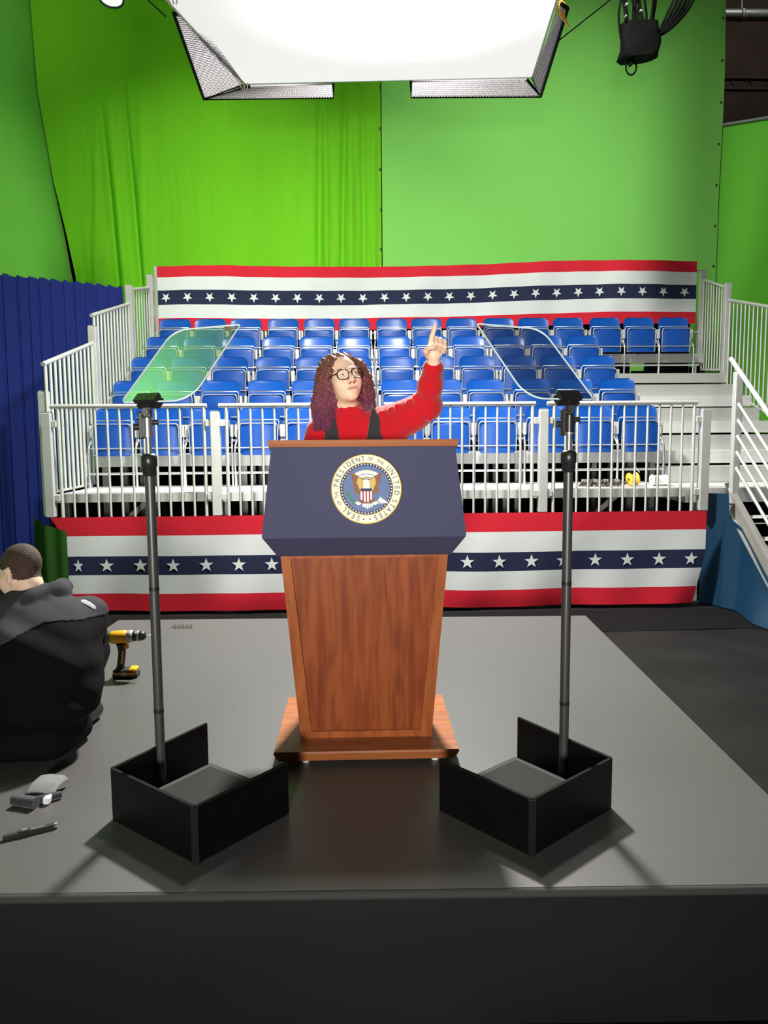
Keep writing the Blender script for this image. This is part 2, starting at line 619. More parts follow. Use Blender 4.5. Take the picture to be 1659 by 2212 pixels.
# ------------------------------------------------------------------ green drapes
GT, GB = 9.4, FZ + 0.02


def slit_x(z):
    # where the left edge of the main drape hangs
    P = [(-0.4, -4.36), (3.75, -4.53), (4.4, -4.64), (5.2, -4.80), (6.6, -4.985), (8.0, -5.03), (9.5, -5.05)]
    for (a, xa), (c, xc) in zip(P, P[1:]):
        if z <= c:
            return lerp(xa, xc, (z - a) / (c - a))
    return P[-1][1]


def fold(x, c, w, a):
    d = (x - c) / w
    return a * math.exp(-d * d)


def muslin(u, v):
    z = lerp(GB, GT, v)
    x = lerp(slit_x(z), 0.385, u)
    k = min(1.0, max(0.0, (7.3 - z) / 2.2))
    s = (z - 4.5) * 0.05
    y = 12.80
    y += 1.7 * k * (fold(x, -4.15 + s, .09, -.05) + fold(x, -3.93 - s, .05, .06) + fold(x, -3.78 - s, .07, -.05)
              + fold(x, -3.56 - s, .05, .07) + fold(x, -3.40, .09, -.04)
              + fold(x, -0.62 + s * .5, .05, .045) + fold(x, -0.50, .05, -.035) + fold(x, -0.24 + s * .6, .045, .045)
              + fold(x, -0.10, .05, -.03) + fold(x, 0.10, .05, .04) + fold(x, 0.27, .05, -.025))
    y += k * .006 * math.sin(x * 21 + 1.3 * math.sin(z * 1.7)) + k * .004 * math.sin(x * 47 + 2 * math.sin(z * 2.9 + x))
    y += .03 * math.sin(x * 1.3 + .4)
    return (x, y, z)


b = MB()
b.grid(muslin, 260, 70)
tag(b.build('green_screen_drape', 'green_muslin'),
    'creased yellow-green muslin screen drape hanging behind the left half of the bleachers', 'drape')


def right_edge(z):
    return 5.90 - max(0.0, 5.4 - z) * 0.02 + 0.012 * math.sin(z * 2.1)


b = MB()
b.grid(lambda u, v: (lerp(0.40, right_edge(lerp(GB, GT, v)), u), 12.82 + .02 * math.sin(u * 5) , lerp(GB, GT, v)), 60, 40)
ob = tag(b.build('green_screen_drape', 'green_fabric'),
         'smooth pale green screen drape behind the right half of the bleachers', 'drape')
for i in range(9):
    z = 3.6 + i * .62
    b = MB()
    b.lathe([(.006, 0), (.017, 0), (.017, .004), (.006, .004)], (0.375 + .008 * math.sin(z * 3), 12.80, z), (0, -1, 0), 10)
    b.build('grommet', 'black_metal', ob)
for i in range(10):
    z = 3.3 + i * .64
    b = MB()
    b.lathe([(.006, 0), (.017, 0), (.017, .004), (.006, .004)], (right_edge(z) - .05, 12.79, z), (0, -1, 0), 10)
    b.build('grommet', 'black_metal', ob)

b = MB()
# left side drape runs from the far corner towards the front along the side of the studio
gap = lambda z: .01 + .075 * min(1.0, max(0.0, (5.6 - z) / 1.6))


def side_drape(u, v):
    z = lerp(GB, 10.55, v)
    return (lerp(slit_x(z) - gap(z), -6.3, u) + .02 * math.sin(u * 30), lerp(12.92, 2.5, u), z)


b.grid(side_drape, 50, 40)
tag(b.build('green_screen_drape', 'green_side'),
    'green screen drape on the left side wall above the blue curtain', 'drape')
b = MB()
b.grid(lambda u, v: (lerp(5.87, 9.6, u), lerp(12.88, 11.0, u), lerp(GB, 6.14 + .05 * math.sin(u * 9), v)), 30, 14)
ob = tag(b.build('green_screen_drape', 'green_right'),
         'low green screen drape at the far right under the dark roof opening', 'drape')
b = MB()
b.tube([(5.86, 12.86, 6.17), (9.6, 10.98, 6.17)], .028, 10, 0)
b.build('top_pipe', 'duct', ob)
# hem of black webbing just under the pipe
b = MB()
b.box(-7.0, 6.2, 13.6, 13.62, FZ, 9.6)
tag(b.build('masking_drape', 'black_cloth'), 'black masking drape glimpsed in the slit between two green drapes', 'drape')

# roof steel and duct in the dark opening, top right
t = thing('ventilation_duct', (8.4, 15, 8.95), 'grey round duct crossing the dark roof opening at top right', 'duct')
b = MB()
b.tube([(6.3, 15, 8.96), (10.3, 15, 8.96)], .10, 16)
b.build('pipe', 'duct', t)
b = MB()
for x in (7.2, 9.0):
    b.lathe([(.10, -.03), (.115, -.03), (.115, .03), (.10, .03)], (x, 15, 8.96), (1, 0, 0), 16)
    b.tube([(x, 15, 9.06), (x, 15, 10.6)], .012, 6)
b.build('hanger', 'alu_dark', t)
t = thing('roof_beam', (8.4, 15.6, 8.4), 'thin brown steel roof beam below the duct in the dark opening', 'beam')
b = MB()
b.box(6.2, 10.4, 15.5, 15.62, 8.06, 8.10)
b.box(6.2, 10.4, 15.5, 15.62, 7.86, 7.90)
b.build('chord', 'strap_brown', t)
b = MB()
for i in range(11):
    x = 6.3 + i * .38
    b.bar((x, 15.56, 7.9), (x + .19, 15.56, 8.06), .02, .02)
    b.bar((x + .19, 15.56, 8.06), (x + .38, 15.56, 7.9), .02, .02)
b.build('web', 'strap_brown', t)

# ------------------------------------------------------------------ blue side curtain


def curtain(u, v):
    z = lerp(FZ + .02, 3.27, v)
    p = (lerp(-3.22, -4.98, u), lerp(10.9, 9.68, u))
    n = Vector((-(9.25 - 10.9), -2.38 + 0, 0)).normalized()
    ph = u * 2 * PI * 15
    a = (.036 * math.sin(ph + .9 * math.sin(u * 23)) + .022 * math.sin(ph * 2.1 + 1 + 2 * math.sin(u * 11))) * (1.0 - .35 * v)
    zz = z + (.012 * math.sin(ph) if v > .98 else 0)
    return (p[0] - .57 * a, p[1] - .82 * a, zz)


b = MB()
b.grid(curtain, 340, 26)
ob = tag(b.build('pleated_curtain', 'blue_curtain'), 'tall royal blue pleated curtain left of the bleachers', 'curtain')
b = MB()
b.tube([(-3.32, 11.07, 3.20), (-5.05, 9.86, 3.20)], .02, 8)
b.build('curtain_pipe', 'alu_dark', ob)

# ------------------------------------------------------------------ stage platform
SB = [(-1.66, 5.20), (1.535, 5.13), (1.375, 1.985), (-1.80, 2.055)]
t = thing('stage_platform', (0, 3.6, FZ), 'low grey-topped stage platform under the lectern', 'stage')
b = MB()
b.hexa([(x, y, -.02) for x, y in SB[::-1]] + [(x, y, 0.0) for x, y in SB[::-1]])
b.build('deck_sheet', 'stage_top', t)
b = MB()
b.tube([(SB[3][0], SB[3][1] - .004, -.014), (SB[2][0], SB[2][1] - .004, -.014)], .013, 10)
b.build('front_edge_trim', 'stage_edge', t)
b = MB()
b.hexa([(x * .995, y + (.012 if y < 3 else -.012), FZ) for x, y in SB[::-1]] + [(x * .995, y + (.012 if y < 3 else -.012), -.02) for x, y in SB[::-1]])
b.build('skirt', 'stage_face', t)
M_EXTRA = None

b = MB()
b.grid(lambda u, v: (lerp(-3.3, 4.2, u), lerp(6.25, 7.04, v) + .04 * math.sin(u * 9) * (1 - v), FZ + .004 + .002 * math.sin(u * 40)), 60, 6)
tag(b.build('floor_shade_sheet', 'black_cloth'), 'added black sheet darkening the floor between the stage and the lower star bunting', 'cloth')  # sheet added to darken the floor strip behind the stage

# ------------------------------------------------------------------ bleachers
X0, X1, XR = -2.86, 3.22, 5.08
DZ = [0.70 + 0.335 * k for k in range(6)]                 # deck heights
DY = [7.30] + [8.47 + 0.715 * k for k in range(5)]        # front edge of each deck
bl = thing('bleacher_stand', (1.1, 9.5, FZ), 'aluminium bleacher stand of stepped decks carrying blue chairs', 'bleachers')
for k in range(6):
    y1 = DY[k + 1] + .02 if k < 5 else 11.75
    x1 = (3.14, 3.30, 3.30, 3.30, XR, XR)[k]
    th = .075 if k == 0 else .125
    b = MB()
    b.box(X0, x1, DY[k] + .03, y1, DZ[k] - .04, DZ[k] - .004)
    n = 4
    w = (y1 - DY[k] - .03) / n
    for i in range(n):
        b.box(X0, x1, DY[k] + .03 + i * w + .004, DY[k] + .03 + (i + 1) * w - .004, DZ[k] - .006, DZ[k], 0)
    d = b.build('deck', 'alu_deck', bl)
    b = MB()
    for j in range(4 if k < 4 else 5):
        xa = X0 + j * 1.525
        xb = min(xa + 1.52, x1) if j < (3 if k < 4 else 4) else x1
        b.box(xa, xb, DY[k], DY[k] + .03, DZ[k] - th, DZ[k] + .006)
    b.build('fascia', 'alu', d)
for k in range(1, 5):
    # aisle on the right: open riser and closed half step in front of each deck
    if k < 4:
        b = MB()
        b.box(3.32, XR, DY[k], DY[k + 1] + .02, DZ[k] - .14, DZ[k])
        b.build('aisle_tread', 'alu_deck', bl)
    b = MB()
    b.box(3.34, XR - .05, DY[k] - .30, DY[k] + .12, DZ[k - 1] + .002, DZ[k] - .165)
    b.build('half_step', 'alu', bl)
b = MB()
b.box(3.16, 5.0, 7.36, 8.16, .56, .70)
b.build('landing', 'alu_deck', bl)
for j in range(5):
    x = X0 + .05 + j * 1.525
    for k in range(5):
        y = DY[k] + .12
        b = MB()
        b.box(x - .03, x + .03, y - .03, y + .03, FZ, DZ[k] - .04)
        b.build('support_leg', 'alu_dark', bl)
for j in range(4):
    x = X0 + .1 + j * 1.525
    b = MB()
    b.bar((x + .1, 7.5, .1), (x + .75, 7.5, .66), .03, .05)
    b.build('brace', 'alu_dark', bl)

# black cloth behind the stand, with the torn-open corner that shows the green drape
b = MB()
yb = 11.92
b.add([(-2.9, yb, FZ), (4.18, yb, FZ), (4.18, yb, 2.95), (-2.9, yb, 2.95)], [(0, 1, 2, 3)])
b.add([(4.18, yb, FZ), (5.1, yb, FZ), (5.1, yb, 2.18), (4.20, yb, 2.18)], [(0, 1, 2, 3)])
b.add([(4.40, yb, 2.18), (5.1, yb, 2.18), (5.1, yb, 2.95), (4.47, yb, 2.95)], [(0, 1, 2, 3)])
b.add([(4.18, yb, 2.42), (4.46, yb, 2.42), (4.47, yb, 2.95), (4.18, yb, 2.95)], [(0, 1, 2, 3)])
tag(b.build('backing_cloth', 'black_cloth'), 'black backing cloth hung under the top row of the bleachers', 'cloth')
b = MB()
b.add([(-2.93, 7.3, FZ), (-2.93, 11.9, FZ), (-2.93, 11.9, 2.2), (-2.93, 10.3, 1.6), (-2.93, 8.6, .9), (-2.93, 7.3, .55)], [(0, 1, 2, 3, 4, 5)])
tag(b.build('backing_cloth', 'black_cloth'), 'black cloth closing the left end under the bleacher decks', 'cloth')

b = MB()
x = 5.10
P = [(x, 7.9, FZ), (x, 11.9, FZ)] + [(x, 11.9, DZ[5] - .15)]
for k in range(5, 0, -1):
    P += [(x, DY[k] + .02, DZ[k] - .15), (x, DY[k] + .02, DZ[k - 1] - .15)]
P += [(x, 7.9, DZ[0] - .15)]
b.add(P, [tuple(range(len(P)))])
b.add([(3.2, 7.95, FZ), (5.1, 7.95, FZ), (5.1, 7.95, .56), (3.2, 7.95, .56)], [(0, 1, 2, 3)])
tag(b.build('backing_cloth', 'black_cloth'), 'black cloth closing the right end under the bleacher aisle', 'cloth')

# ------------------------------------------------------------------ railings


def post(x, y, z0, z1, w, label, group):
    t = thing('rail_post', (x, y, z0), label, 'post', group)
    b = MB()
    b.box(x - w / 2, x + w / 2, y - w / 2, y + w / 2, z0, z1, 0, .006)
    b.build('tube', 'alu', t)
    b = MB()
    b.box(x - w * .42, x + w * .42, y - w * .42, y + w * .42, z1, z1 + .012)
    b.build('cap', 'alu_dark', t)
    return t


def panel(p, q, zt0, zt1, zb0, zb1, n, label, group, end_r=.017, bar_r=.0115, base_rail=True, over=.0):
    p = Vector(p)
    q = Vector(q)
    t = thing('guard_rail', (p.x, p.y, min(zb0, zb1)), label, 'railing', group)
    at = lambda s, z: (lerp(p.x, q.x, s), lerp(p.y, q.y, s), z)
    b = MB()
    b.tube([at(-over, zt0 - over * (zt1 - zt0)), at(1, zt1)], .021, 12)
    b.build('top_rail', 'alu', t)
    if base_rail:
        b = MB()
        b.tube([at(0.01, zb0), at(.99, zb1)], .015, 8)
        b.build('bottom_rail', 'alu', t)
    for i in range(n):
        s = .02 + .96 * i / (n - 1)
        r = end_r if i in (0, n - 1) else bar_r
        b = MB()
        b.tube([at(s, lerp(zb0, zb1, s)), at(s, lerp(zt0, zt1, s))], r, 8)
        b.build('baluster', 'alu', t)
    return t


FY = 7.20
PX = [-2.87, -1.335, 0.195, 1.720, 3.255]
nm = ['front left corner', 'second from left', 'middle, behind the lectern', 'fourth from left', 'front right corner']
for i, x in enumerate(PX):
    w = .085
    t = post(x, FY, .50, 1.46, w, ('pale square railing post at the front left corner of the bleachers',
                                   'pale square post between first and second front railing panels from the left',
                                   'pale square front railing post hidden behind the woman and lectern',
                                   'pale square front railing post just left of the right teleprompter pole',
                                   'pale square railing post at the front right corner beside the stair landing')[i], 'front railing posts')
    for s in ((1,) if i == 0 else (-1,) if i == 4 else (-1, 1)):
        for z in (1.36, .68):
            b = MB()
            b.box(x + s * .04 - (.0 if s > 0 else .05), x + s * .04 + (.05 if s > 0 else 0), FY - .028, FY + .028, z - .032, z + .032, 0, .006)
            b.build('clamp', 'alu', t)
labs = ['front guard rail panel at left, crossed by the left teleprompter pole',
        'front guard rail panel between the left post and the lectern',
        'front guard rail panel behind the lectern right of the woman',
        'front guard rail panel at right, crossed by the right teleprompter pole']
for i in range(4):
    g = panel((PX[i] + .075, FY, 0), (PX[i + 1] - .075, FY, 0), 1.520, 1.520, .47, .47, 13, labs[i], 'front guard rails', over=.03)
# rising panels on the left side
LX = -2.90
panel((LX, 7.27, 0), (LX, 8.60, 0), 1.915, 2.25, .72, .73, 12, 'lowest sloping guard rail panel on the left side of the bleachers', 'left side guard rails', over=.02, bar_r=.016)
panel((LX, 8.66, 0), (LX, 10.02, 0), 2.56, 2.90, 1.05, 1.40, 12, 'middle sloping guard rail panel on the left side of the bleachers', 'left side guard rails', over=.03, bar_r=.016)
panel((LX, 10.10, 0), (LX, 11.00, 0), 3.09, 3.28, 1.8, 2.3, 8, 'uppermost short guard rail panel on the left side of the bleachers', 'left side guard rails')
post(LX - .04, 7.33, .50, 1.66, .085, 'greenish square post behind the front left corner post', 'left side posts')
post(LX, 8.63, .9, 2.43, .085, 'square post between lowest and middle panels of left side railing', 'left side posts')
post(LX, 10.06, 1.6, 3.13, .085, 'square post between middle and uppermost panels of left side railing', 'left side posts')
post(LX, 11.08, 2.2, 3.46, .085, 'square post at the upper end of the left side railing', 'left side posts')
post(LX, 11.5, 2.3, 3.66, .085, 'square post at the back left corner beside the star bunting', 'back posts')
# right side
panel((XR, 11.44, 0), (XR, 10.74, 0), 3.46, 3.22, 2.15, 2.10, 9, 'short guard rail panel at the upper right end of the bleachers', 'right side guard rails')
panel((XR, 10.62, 0), (XR, 9.05, 0), 3.03, 2.65, 1.85, 1.30, 15, 'long guard rail panel going down the right side towards the stairs', 'right side guard rails')
post(XR, 11.5, 2.3, 3.60, .085, 'square post at the back right corner beside the star bunting', 'back posts')
post(XR, 10.68, 1.9, 3.26, .085, 'square post between the two right side railing panels', 'right side posts')
# back railing, seen only as a rail and posts behind the bunting
t = thing('guard_rail', (1.1, 11.52, 2.38), 'back guard rail that carries the upper star bunting', 'railing')
b = MB()
b.tube([(LX, 11.52, 3.60), (XR, 11.52, 3.60)], .021, 12)
b.build('top_rail', 'alu', t)
b = MB()
b.tube([(LX, 11.52, 2.72), (XR, 11.52, 2.72)], .018, 12)
b.build('bottom_rail', 'alu', t)
for i in range(1, 5):
    b = MB()
    x = LX + i * 1.6
    b.box(x - .03, x + .03, 11.5, 11.56, 2.38, 3.58)
    b.build('upright', 'alu', t)

# ------------------------------------------------------------------ stairs at the right
st = thing('access_stairs', (4.2, 6.5, FZ), 'aluminium stairs with sloping tube handrail at the right end of the bleachers', 'stairs')
SL = 0.745                                   # fall per metre towards the front
zs = lambda y: 0.62 - SL * (7.2 - y)
yb0 = 7.30
yend = 7.2 - (0.62 - FZ) / SL
for x in (3.56, 4.92):
    b = MB()
    P = []
    for xx in (x - .02, x + .02):
        P.append([(xx, yb0, zs(yb0) + .06), (xx, yb0, zs(yb0) - .16), (xx, yend + .24, FZ), (xx, yend - .04, FZ + .04)])
    vs = P[0] + P[1]
    b.add(vs, [(0, 1, 2, 3), (7, 6, 5, 4), (0, 4, 5, 1), (1, 5, 6, 2), (2, 6, 7, 3), (3, 7, 4, 0)])
    d = b.build('stringer', 'alu_side', st)
    b = MB()
    for e in (.05, -.15):
        b.bar((x - .03, yb0, zs(yb0) + e), (x - .03, yend + .12, zs(yend + .12) + e), .03, .016)
    b.build('flange', 'alu_dark', d)
for i in range(5):
    z = .62 - (i + 1) * .175
    y = 7.2 - (i + 1) * .175 / SL
    b = MB()
    b.box(3.58, 4.90, y - .02, y + .26, z - .04, z)
    b.box(3.58, 4.90, y - .02, y + .005, z - .05, z + .004)
    b.build('tread', 'alu_deck', st)
b = MB()
b.box(3.56 - .035, 3.56 + .035, 7.17, 7.24, .56, 1.80, 0, .005)
b.build('handrail_post', 'alu', st)
b = MB()
b.box(3.56 - .035, 3.56 + .035, 6.0, 6.07, zs(6.035), zs(6.035) + 1.2, 0, .005)
b.build('handrail_post', 'alu', st)
for off, r in ((1.30, .023), (1.00, .015), (.85, .015), (.70, .015), (.55, .015), (.40, .015)):
    ya = 7.36 if off > 1.2 else 7.28
    b = MB()
    b.tube([(3.56, ya, zs(7.2) + off - .1 + SL * (ya - 7.2)), (3.56, 5.86, zs(5.86) + off - .1)], r, 10)
    b.build('handrail_bar', 'alu', st)


# blue cloth hung under the stairs
def skirt(u, v):
    P = [(3.27, 7.26), (3.45, 7.16), (3.53, 6.98), (3.535, 6.6), (3.535, 6.2), (3.535, 5.75)]
    s = u * (len(P) - 1)
    i = min(int(s), len(P) - 2)
    x, y = vl(P[i], P[i + 1], s - i)
    top = .66 if y > 7.1 else min(.62, zs(y) - .10)
    z = lerp(FZ + .012, max(top, FZ + .06), v)
    e = (1 - v) ** 2
    fl = .22 * e * min(1, u * 1.6)
    wob = .03 * math.sin(u * 16 + 1) * (1 - v * .6)
    return (x - fl * .6 + wob * .7, y - fl * .5 + wob * .4, z)


b = MB()
b.grid(skirt, 70, 24)
tag(b.build('stair_skirt', 'blue_skirt'), 'dark blue cloth skirt hanging under the stairs at right', 'cloth')
b = MB()
b.grid(lambda u, v: (lerp(-3.00, -2.70, u), 7.10 - .06 * math.sin(u * 3) + .015 * math.sin(u * 12), lerp(FZ + .01, .50 - .12 * u, v)), 16, 10)
tag(b.build('corner_skirt', 'dark_green'), 'dark green cloth at the left end of the lower star bunting', 'cloth')

# ------------------------------------------------------------------ star bunting


def star(cx, cz, r, up=1, inner=.40):
    return [(cx + (r if i % 2 == 0 else r * inner) * math.sin(i * PI / 5), cz + up * (r if i % 2 == 0 else r * inner) * math.cos(i * PI / 5)) for i in range(10)]


def bunting(name, xa, xb, ztop, hs, fy, fz, fx, nstar, xs0, dx, rs, up, label):
    # fy(x, s) depth, fz(x, s) vertical drift, fx(x, s): squeezes the ends; s = 0 top .. 1 bottom
    tot = sum(hs)
    b = MB()
    n = 150

    def pt(x, z, off=0.0):
        s = (ztop - z) / tot
        return (fx(x, s), fy(x, s) - off, z + fz(x, s))
    z = ztop
    for i, h in enumerate(hs):
        mi = (0, 1, 2, 1, 0)[i]
        b.grid(lambda u, v: pt(lerp(xa, xb, u), lerp(z - h, z, v)), n, 4, mi)
        z -= h
    zc = ztop - hs[0] - hs[1] - hs[2] / 2
    for i in range(nstar):
        cx = xs0 + i * dx
        S = star(cx, zc, rs, up)
        vs = [pt(cx, zc, .004)] + [pt(x, zz, .004) for x, zz in S]
        b.add(vs, [(0, 1 + j, 1 + (j + 1) % 10) for j in range(10)], 1)
    ob = b.build(name, ('red', 'white', 'navy'))
    return tag(ob, label, 'bunting', 'patriotic star buntings')


def f_y(x, s):
    return 7.09 + s * .02 + .018 * math.sin(x * 3.1 + s * 2) * s + .010 * math.sin(x * 9 + 3 * s) * s + .012 * math.sin(x * 5.3) * (1 - s) * .5


def f_z(x, s):
    return .008 * math.sin(x * 2.3 + 1) * s + .006 * math.sin(x * 4.1) * s


def f_x(x, s):
    k = max(0.0, (x - 2.9) / .35)
    if s > .45:
        x -= .10 * k * (s - .45) / .55
    k = max(0.0, (-2.5 - x) / .34)
    return x + .10 * k * min(1, s / .2) 


bunting('star_bunting', -2.84, 3.25, .508, (.178, .192, .178, .178, .164), f_y, f_z, f_x, 20, -2.655, .304, .068, 1,
        'lower star bunting hanging in front of the bleachers behind the lectern')


def g_z(x, s):
    up = .075 / (1 + math.exp(-(x - 1.9) * 2.2))
    return up + .008 * math.sin(x * 1.9) - (.012 * math.sin(x * 1.3 + .6) * (1 - s))


bunting('star_bunting', -2.89, 4.97, 3.655, (.155, .185, .205, .19, .17),
        lambda x, s: 11.43 + .012 * math.sin(x * 4 + s * 3) + .008 * math.sin(x * 11 + 2 * s), g_z, lambda x, s: x,
        25, -2.775, .3155, .074, -1, 'upper star bunting on the back rail above the top row of chairs')

# ------------------------------------------------------------------ chairs
def shell(b, w, z0, z1, rt, rb, y0, lean, bend, th, mi=0, nu=14, nv=14, lip=.008):
    def hw(z):
        h = w / 2
        if z > z1 - rt:
            d = z - (z1 - rt)
            h -= rt - math.sqrt(max(rt * rt - d * d, 0))
        if z < z0 + rb:
            d = (z0 + rb) - z
            h -= rb - math.sqrt(max(rb * rb - d * d, 0))
        return max(h, .004)
    rows = [z0 + (z1 - z0) * (0.5 - 0.5 * math.cos(PI * j / nv)) for j in range(nv + 1)]

    def P(i, j, back):
        u = -1 + 2 * i / nu
        z = rows[j]
        x = u * hw(z)
        e = max(abs(u) ** 6, max(0, (z - (z1 - .02)) / .02) ** 2)
        y = y0 + lean * (z - z0) + bend * (1 - (2 * x / w) ** 2) - (0 if back else lip * e)
        return (x, y + (th if back else 0), z)
    F = [P(i, j, 0) for j in range(nv + 1) for i in range(nu + 1)]
    B = [P(i, j, 1) for j in range(nv + 1) for i in range(nu + 1)]
    n = nu + 1
    q = lambda i, j: j * n + i
    fs = [(q(i, j), q(i + 1, j), q(i + 1, j + 1), q(i, j + 1)) for j in range(nv) for i in range(nu)]
    b.add(F, fs, mi, True)
    b.add(B, [f[::-1] for f in fs], mi, True)
    ring = [q(i, 0) for i in range(nu)] + [q(nu, j) for j in range(nv)] + [q(i, nv) for i in range(nu, 0, -1)] + [q(0, j) for j in range(nv, 0, -1)]
    R = [F[k] for k in ring] + [B[k] for k in ring]
    m = len(ring)
    b.add(R, [(i, m + i, m + (i + 1) % m, (i + 1) % m) for i in range(m)], mi, False)
    return b


def make_chair():
    t = thing('stadium_chair', (0, 0, 0), 'x', 'chair')
    b = MB()
    shell(b, .435, .46, .838, .075, .03, .045, .13, .022, .016)
    b.build('backrest', 'chair_blue', t)
    b = MB()
    shell(b, .385, .335, .655, .035, .02, -.045, .03, -.018, .022, lip=-.006)
    s = b.build('seat', 'chair_seat', t)
    b = MB()
    w, zt, zb, r = .200, .668, .345, .035
    path = [(-w, -.035, zb)]
    for k in range(7):
        a = PI * k / 12
        path.append((-w + r - r * math.cos(a), -.052, zt - r + r * math.sin(a)))
    for k in range(7):
        a = PI / 2 - PI * k / 12
        path.append((w - r + r * math.cos(a), -.052, zt - r + r * math.sin(a)))
    path.append((w, -.035, zb))
    b.tube(path, .0068, 6)
    b.tube([(-w, -.035, zb), (w, -.035, zb)], .0068, 6)
    b.build('seat_frame', 'silver', s)
    b = MB()
    b.tube([(-.205, .062, .46), (-.205, .050, .69), (-.19, .045, .705), (.19, .045, .705), (.205, .050, .69), (.205, .062, .46)], .0075, 6)
    b.build('back_frame', 'silver', t)
    b = MB()
    b.tube([(-.245, -.068, .415), (.245, -.068, .415)], .007, 6)
    b.build('cross_bar', 'silver', t)
    for sx in (-1, 1):
        b = MB()
        pts = smooth_path([(sx * .236, .03, .56), (sx * .238, .0, .48), (sx * .246, -.06, .41), (sx * .248, -.07, .25), (sx * .247, -.055, 0.0)], 4)
        b.tube(pts, .0115, 6)
        b.build('leg', 'silver', t)
    for sx in (-1, 1):
        b = MB()
        b.box(sx * .238 - .014, sx * .238 + .014, -.02, .035, .525, .655, 0, .005)
        b.build('side_bracket', 'bracket', t)
    return t


ORD = ['first', 'second', 'third', 'fourth', 'fifth', 'sixth', 'seventh', 'eighth', 'ninth', 'tenth', 'eleventh', 'twelfth',
       'thirteenth', 'fourteenth', 'fifteenth']
ROWN = ['front row', 'second row up', 'middle row of five', 'fourth row up', 'topmost row']
proto = make_chair()
used = False
for k in range(5):
    n = 15 if k == 4 else 12
    for i in range(n):
        c = proto if not used else copy_tree(proto)
        used = True
        j = random.Random(k * 31 + i)
        c.location = (-2.592 + (i // 3) * 1.53 + (i % 3) * .499 + j.uniform(-.006, .006), 8.2 + .715 * k + j.uniform(-.004, .004), DZ[k])
        c.rotation_euler = (0, 0, j.uniform(-.012, .012))
        c['label'] = 'blue folding chair, %s from left in the %s' % (ORD[i], ROWN[k])
        c['group'] = 'blue folding chairs on the bleachers'
for k in range(5):
    xe = 4.86 if k == 4 else 3.27
    t = thing('chair_rail', (0, 8.16 + .715 * k, DZ[k]), 'thin silver foot rail along the chair legs of the ' + ROWN[k], 'rail', 'chair foot rails')
    b = MB()
    y = 8.2 + .715 * k - .05
    b.tube([(-2.84, y, DZ[k] + .15), (xe, y, DZ[k] + .15)], .013, 8)
    b.build('tube', 'silver', t)
    for g in range(6 if k == 4 else 5):
        x = min(-2.84 + g * 1.53, xe)
        b = MB()
        b.box(x - .012, x + .012, y - .012, y + .06, DZ[k], DZ[k] + .16)
        b.build('foot', 'silver', t)

# ------------------------------------------------------------------ lectern
CX = 0.013
lt = thing('lectern', (CX, 2.95, 0), 'tall wooden lectern with dark blue front and round seal', 'lectern')
b = MB()


def ring8(x0, x1, y0, y1, z):
    return [(CX + x0, y0, z), (CX + x1, y0, z), (CX + x1, y1, z), (CX + x0, y1, z)]


def stack(b, rings, mi=0, cap=True):
    n = len(rings[0])
    vs = [p for r in rings for p in r]
    fs = []
    for k in range(len(rings) - 1):
        for i in range(n):
            j = (i + 1) % n
            fs.append((k * n + i, k * n + j, (k + 1) * n + j, (k + 1) * n + i))
    if cap:
        fs.append(tuple(range(n))[::-1])
        fs.append(tuple(range((len(rings) - 1) * n, len(rings) * n)))
    return b.add(vs, fs, mi)


stack(b, [ring8(-.335, .335, 2.815, 3.40, .022), ring8(-.352, .352, 2.80, 3.415, .055), ring8(-.350, .350, 2.803, 3.412, .062)])
b.build('base', 'wood_h', lt)
for x in (-.235, .265):
    for y in (2.86, 3.32):
        b = MB()
        b.cyl((CX + x, y, 0.0), (CX + x, y, .024), .014, 12)
        b.build('foot', 'paper_white', lt)
# tapered body: recessed front panel framed by stiles
zb, zt = .062, .815
hb, ht = .258, .318                       # half widths
yb_, yt_ = 2.93, 2.875
P = lambda s, h, dy=0.0: (CX + s, lerp(yb_, yt_, h) + dy, lerp(zb, zt, h))
b = MB()
stack(b, [[P(-hb + .004, 0, .014), P(hb - .004, 0, .014), (CX + hb - .004, 3.20, zb), (CX - hb + .004, 3.20, zb)],
          [P(-ht + .004, 1, .014), P(ht - .004, 1, .014), (CX + ht - .004, 3.22, zt), (CX - ht + .004, 3.22, zt)]])
b.build('body', 'wood', lt)
for s in (-1, 1):
    b = MB()
    ib, it = .212, .282
    vs = []
    for dy in (0, .03):
        vs += [P(s * hb, 0, dy), P(s * ib, 0, dy), P(s * it, 1, dy), P(s * ht, 1, dy)]
    b.hexa(vs[:4] + vs[4:])
    b.build('stile', 'wood_frame', lt)
for h0, h1 in ((0.0, .036), (.965, 1.0)):
    b = MB()
    w0, w1 = lerp(.212, .282, h0) + .0, lerp(.212, .282, h1)
    vs = []
    for dy in (.004, .03):
        vs += [P(-w0, h0, dy), P(w0, h0, dy), P(w1, h1, dy), P(-w1, h1, dy)]
    b.hexa(vs)
    b.build('cross_rail', 'wood_frame', lt)
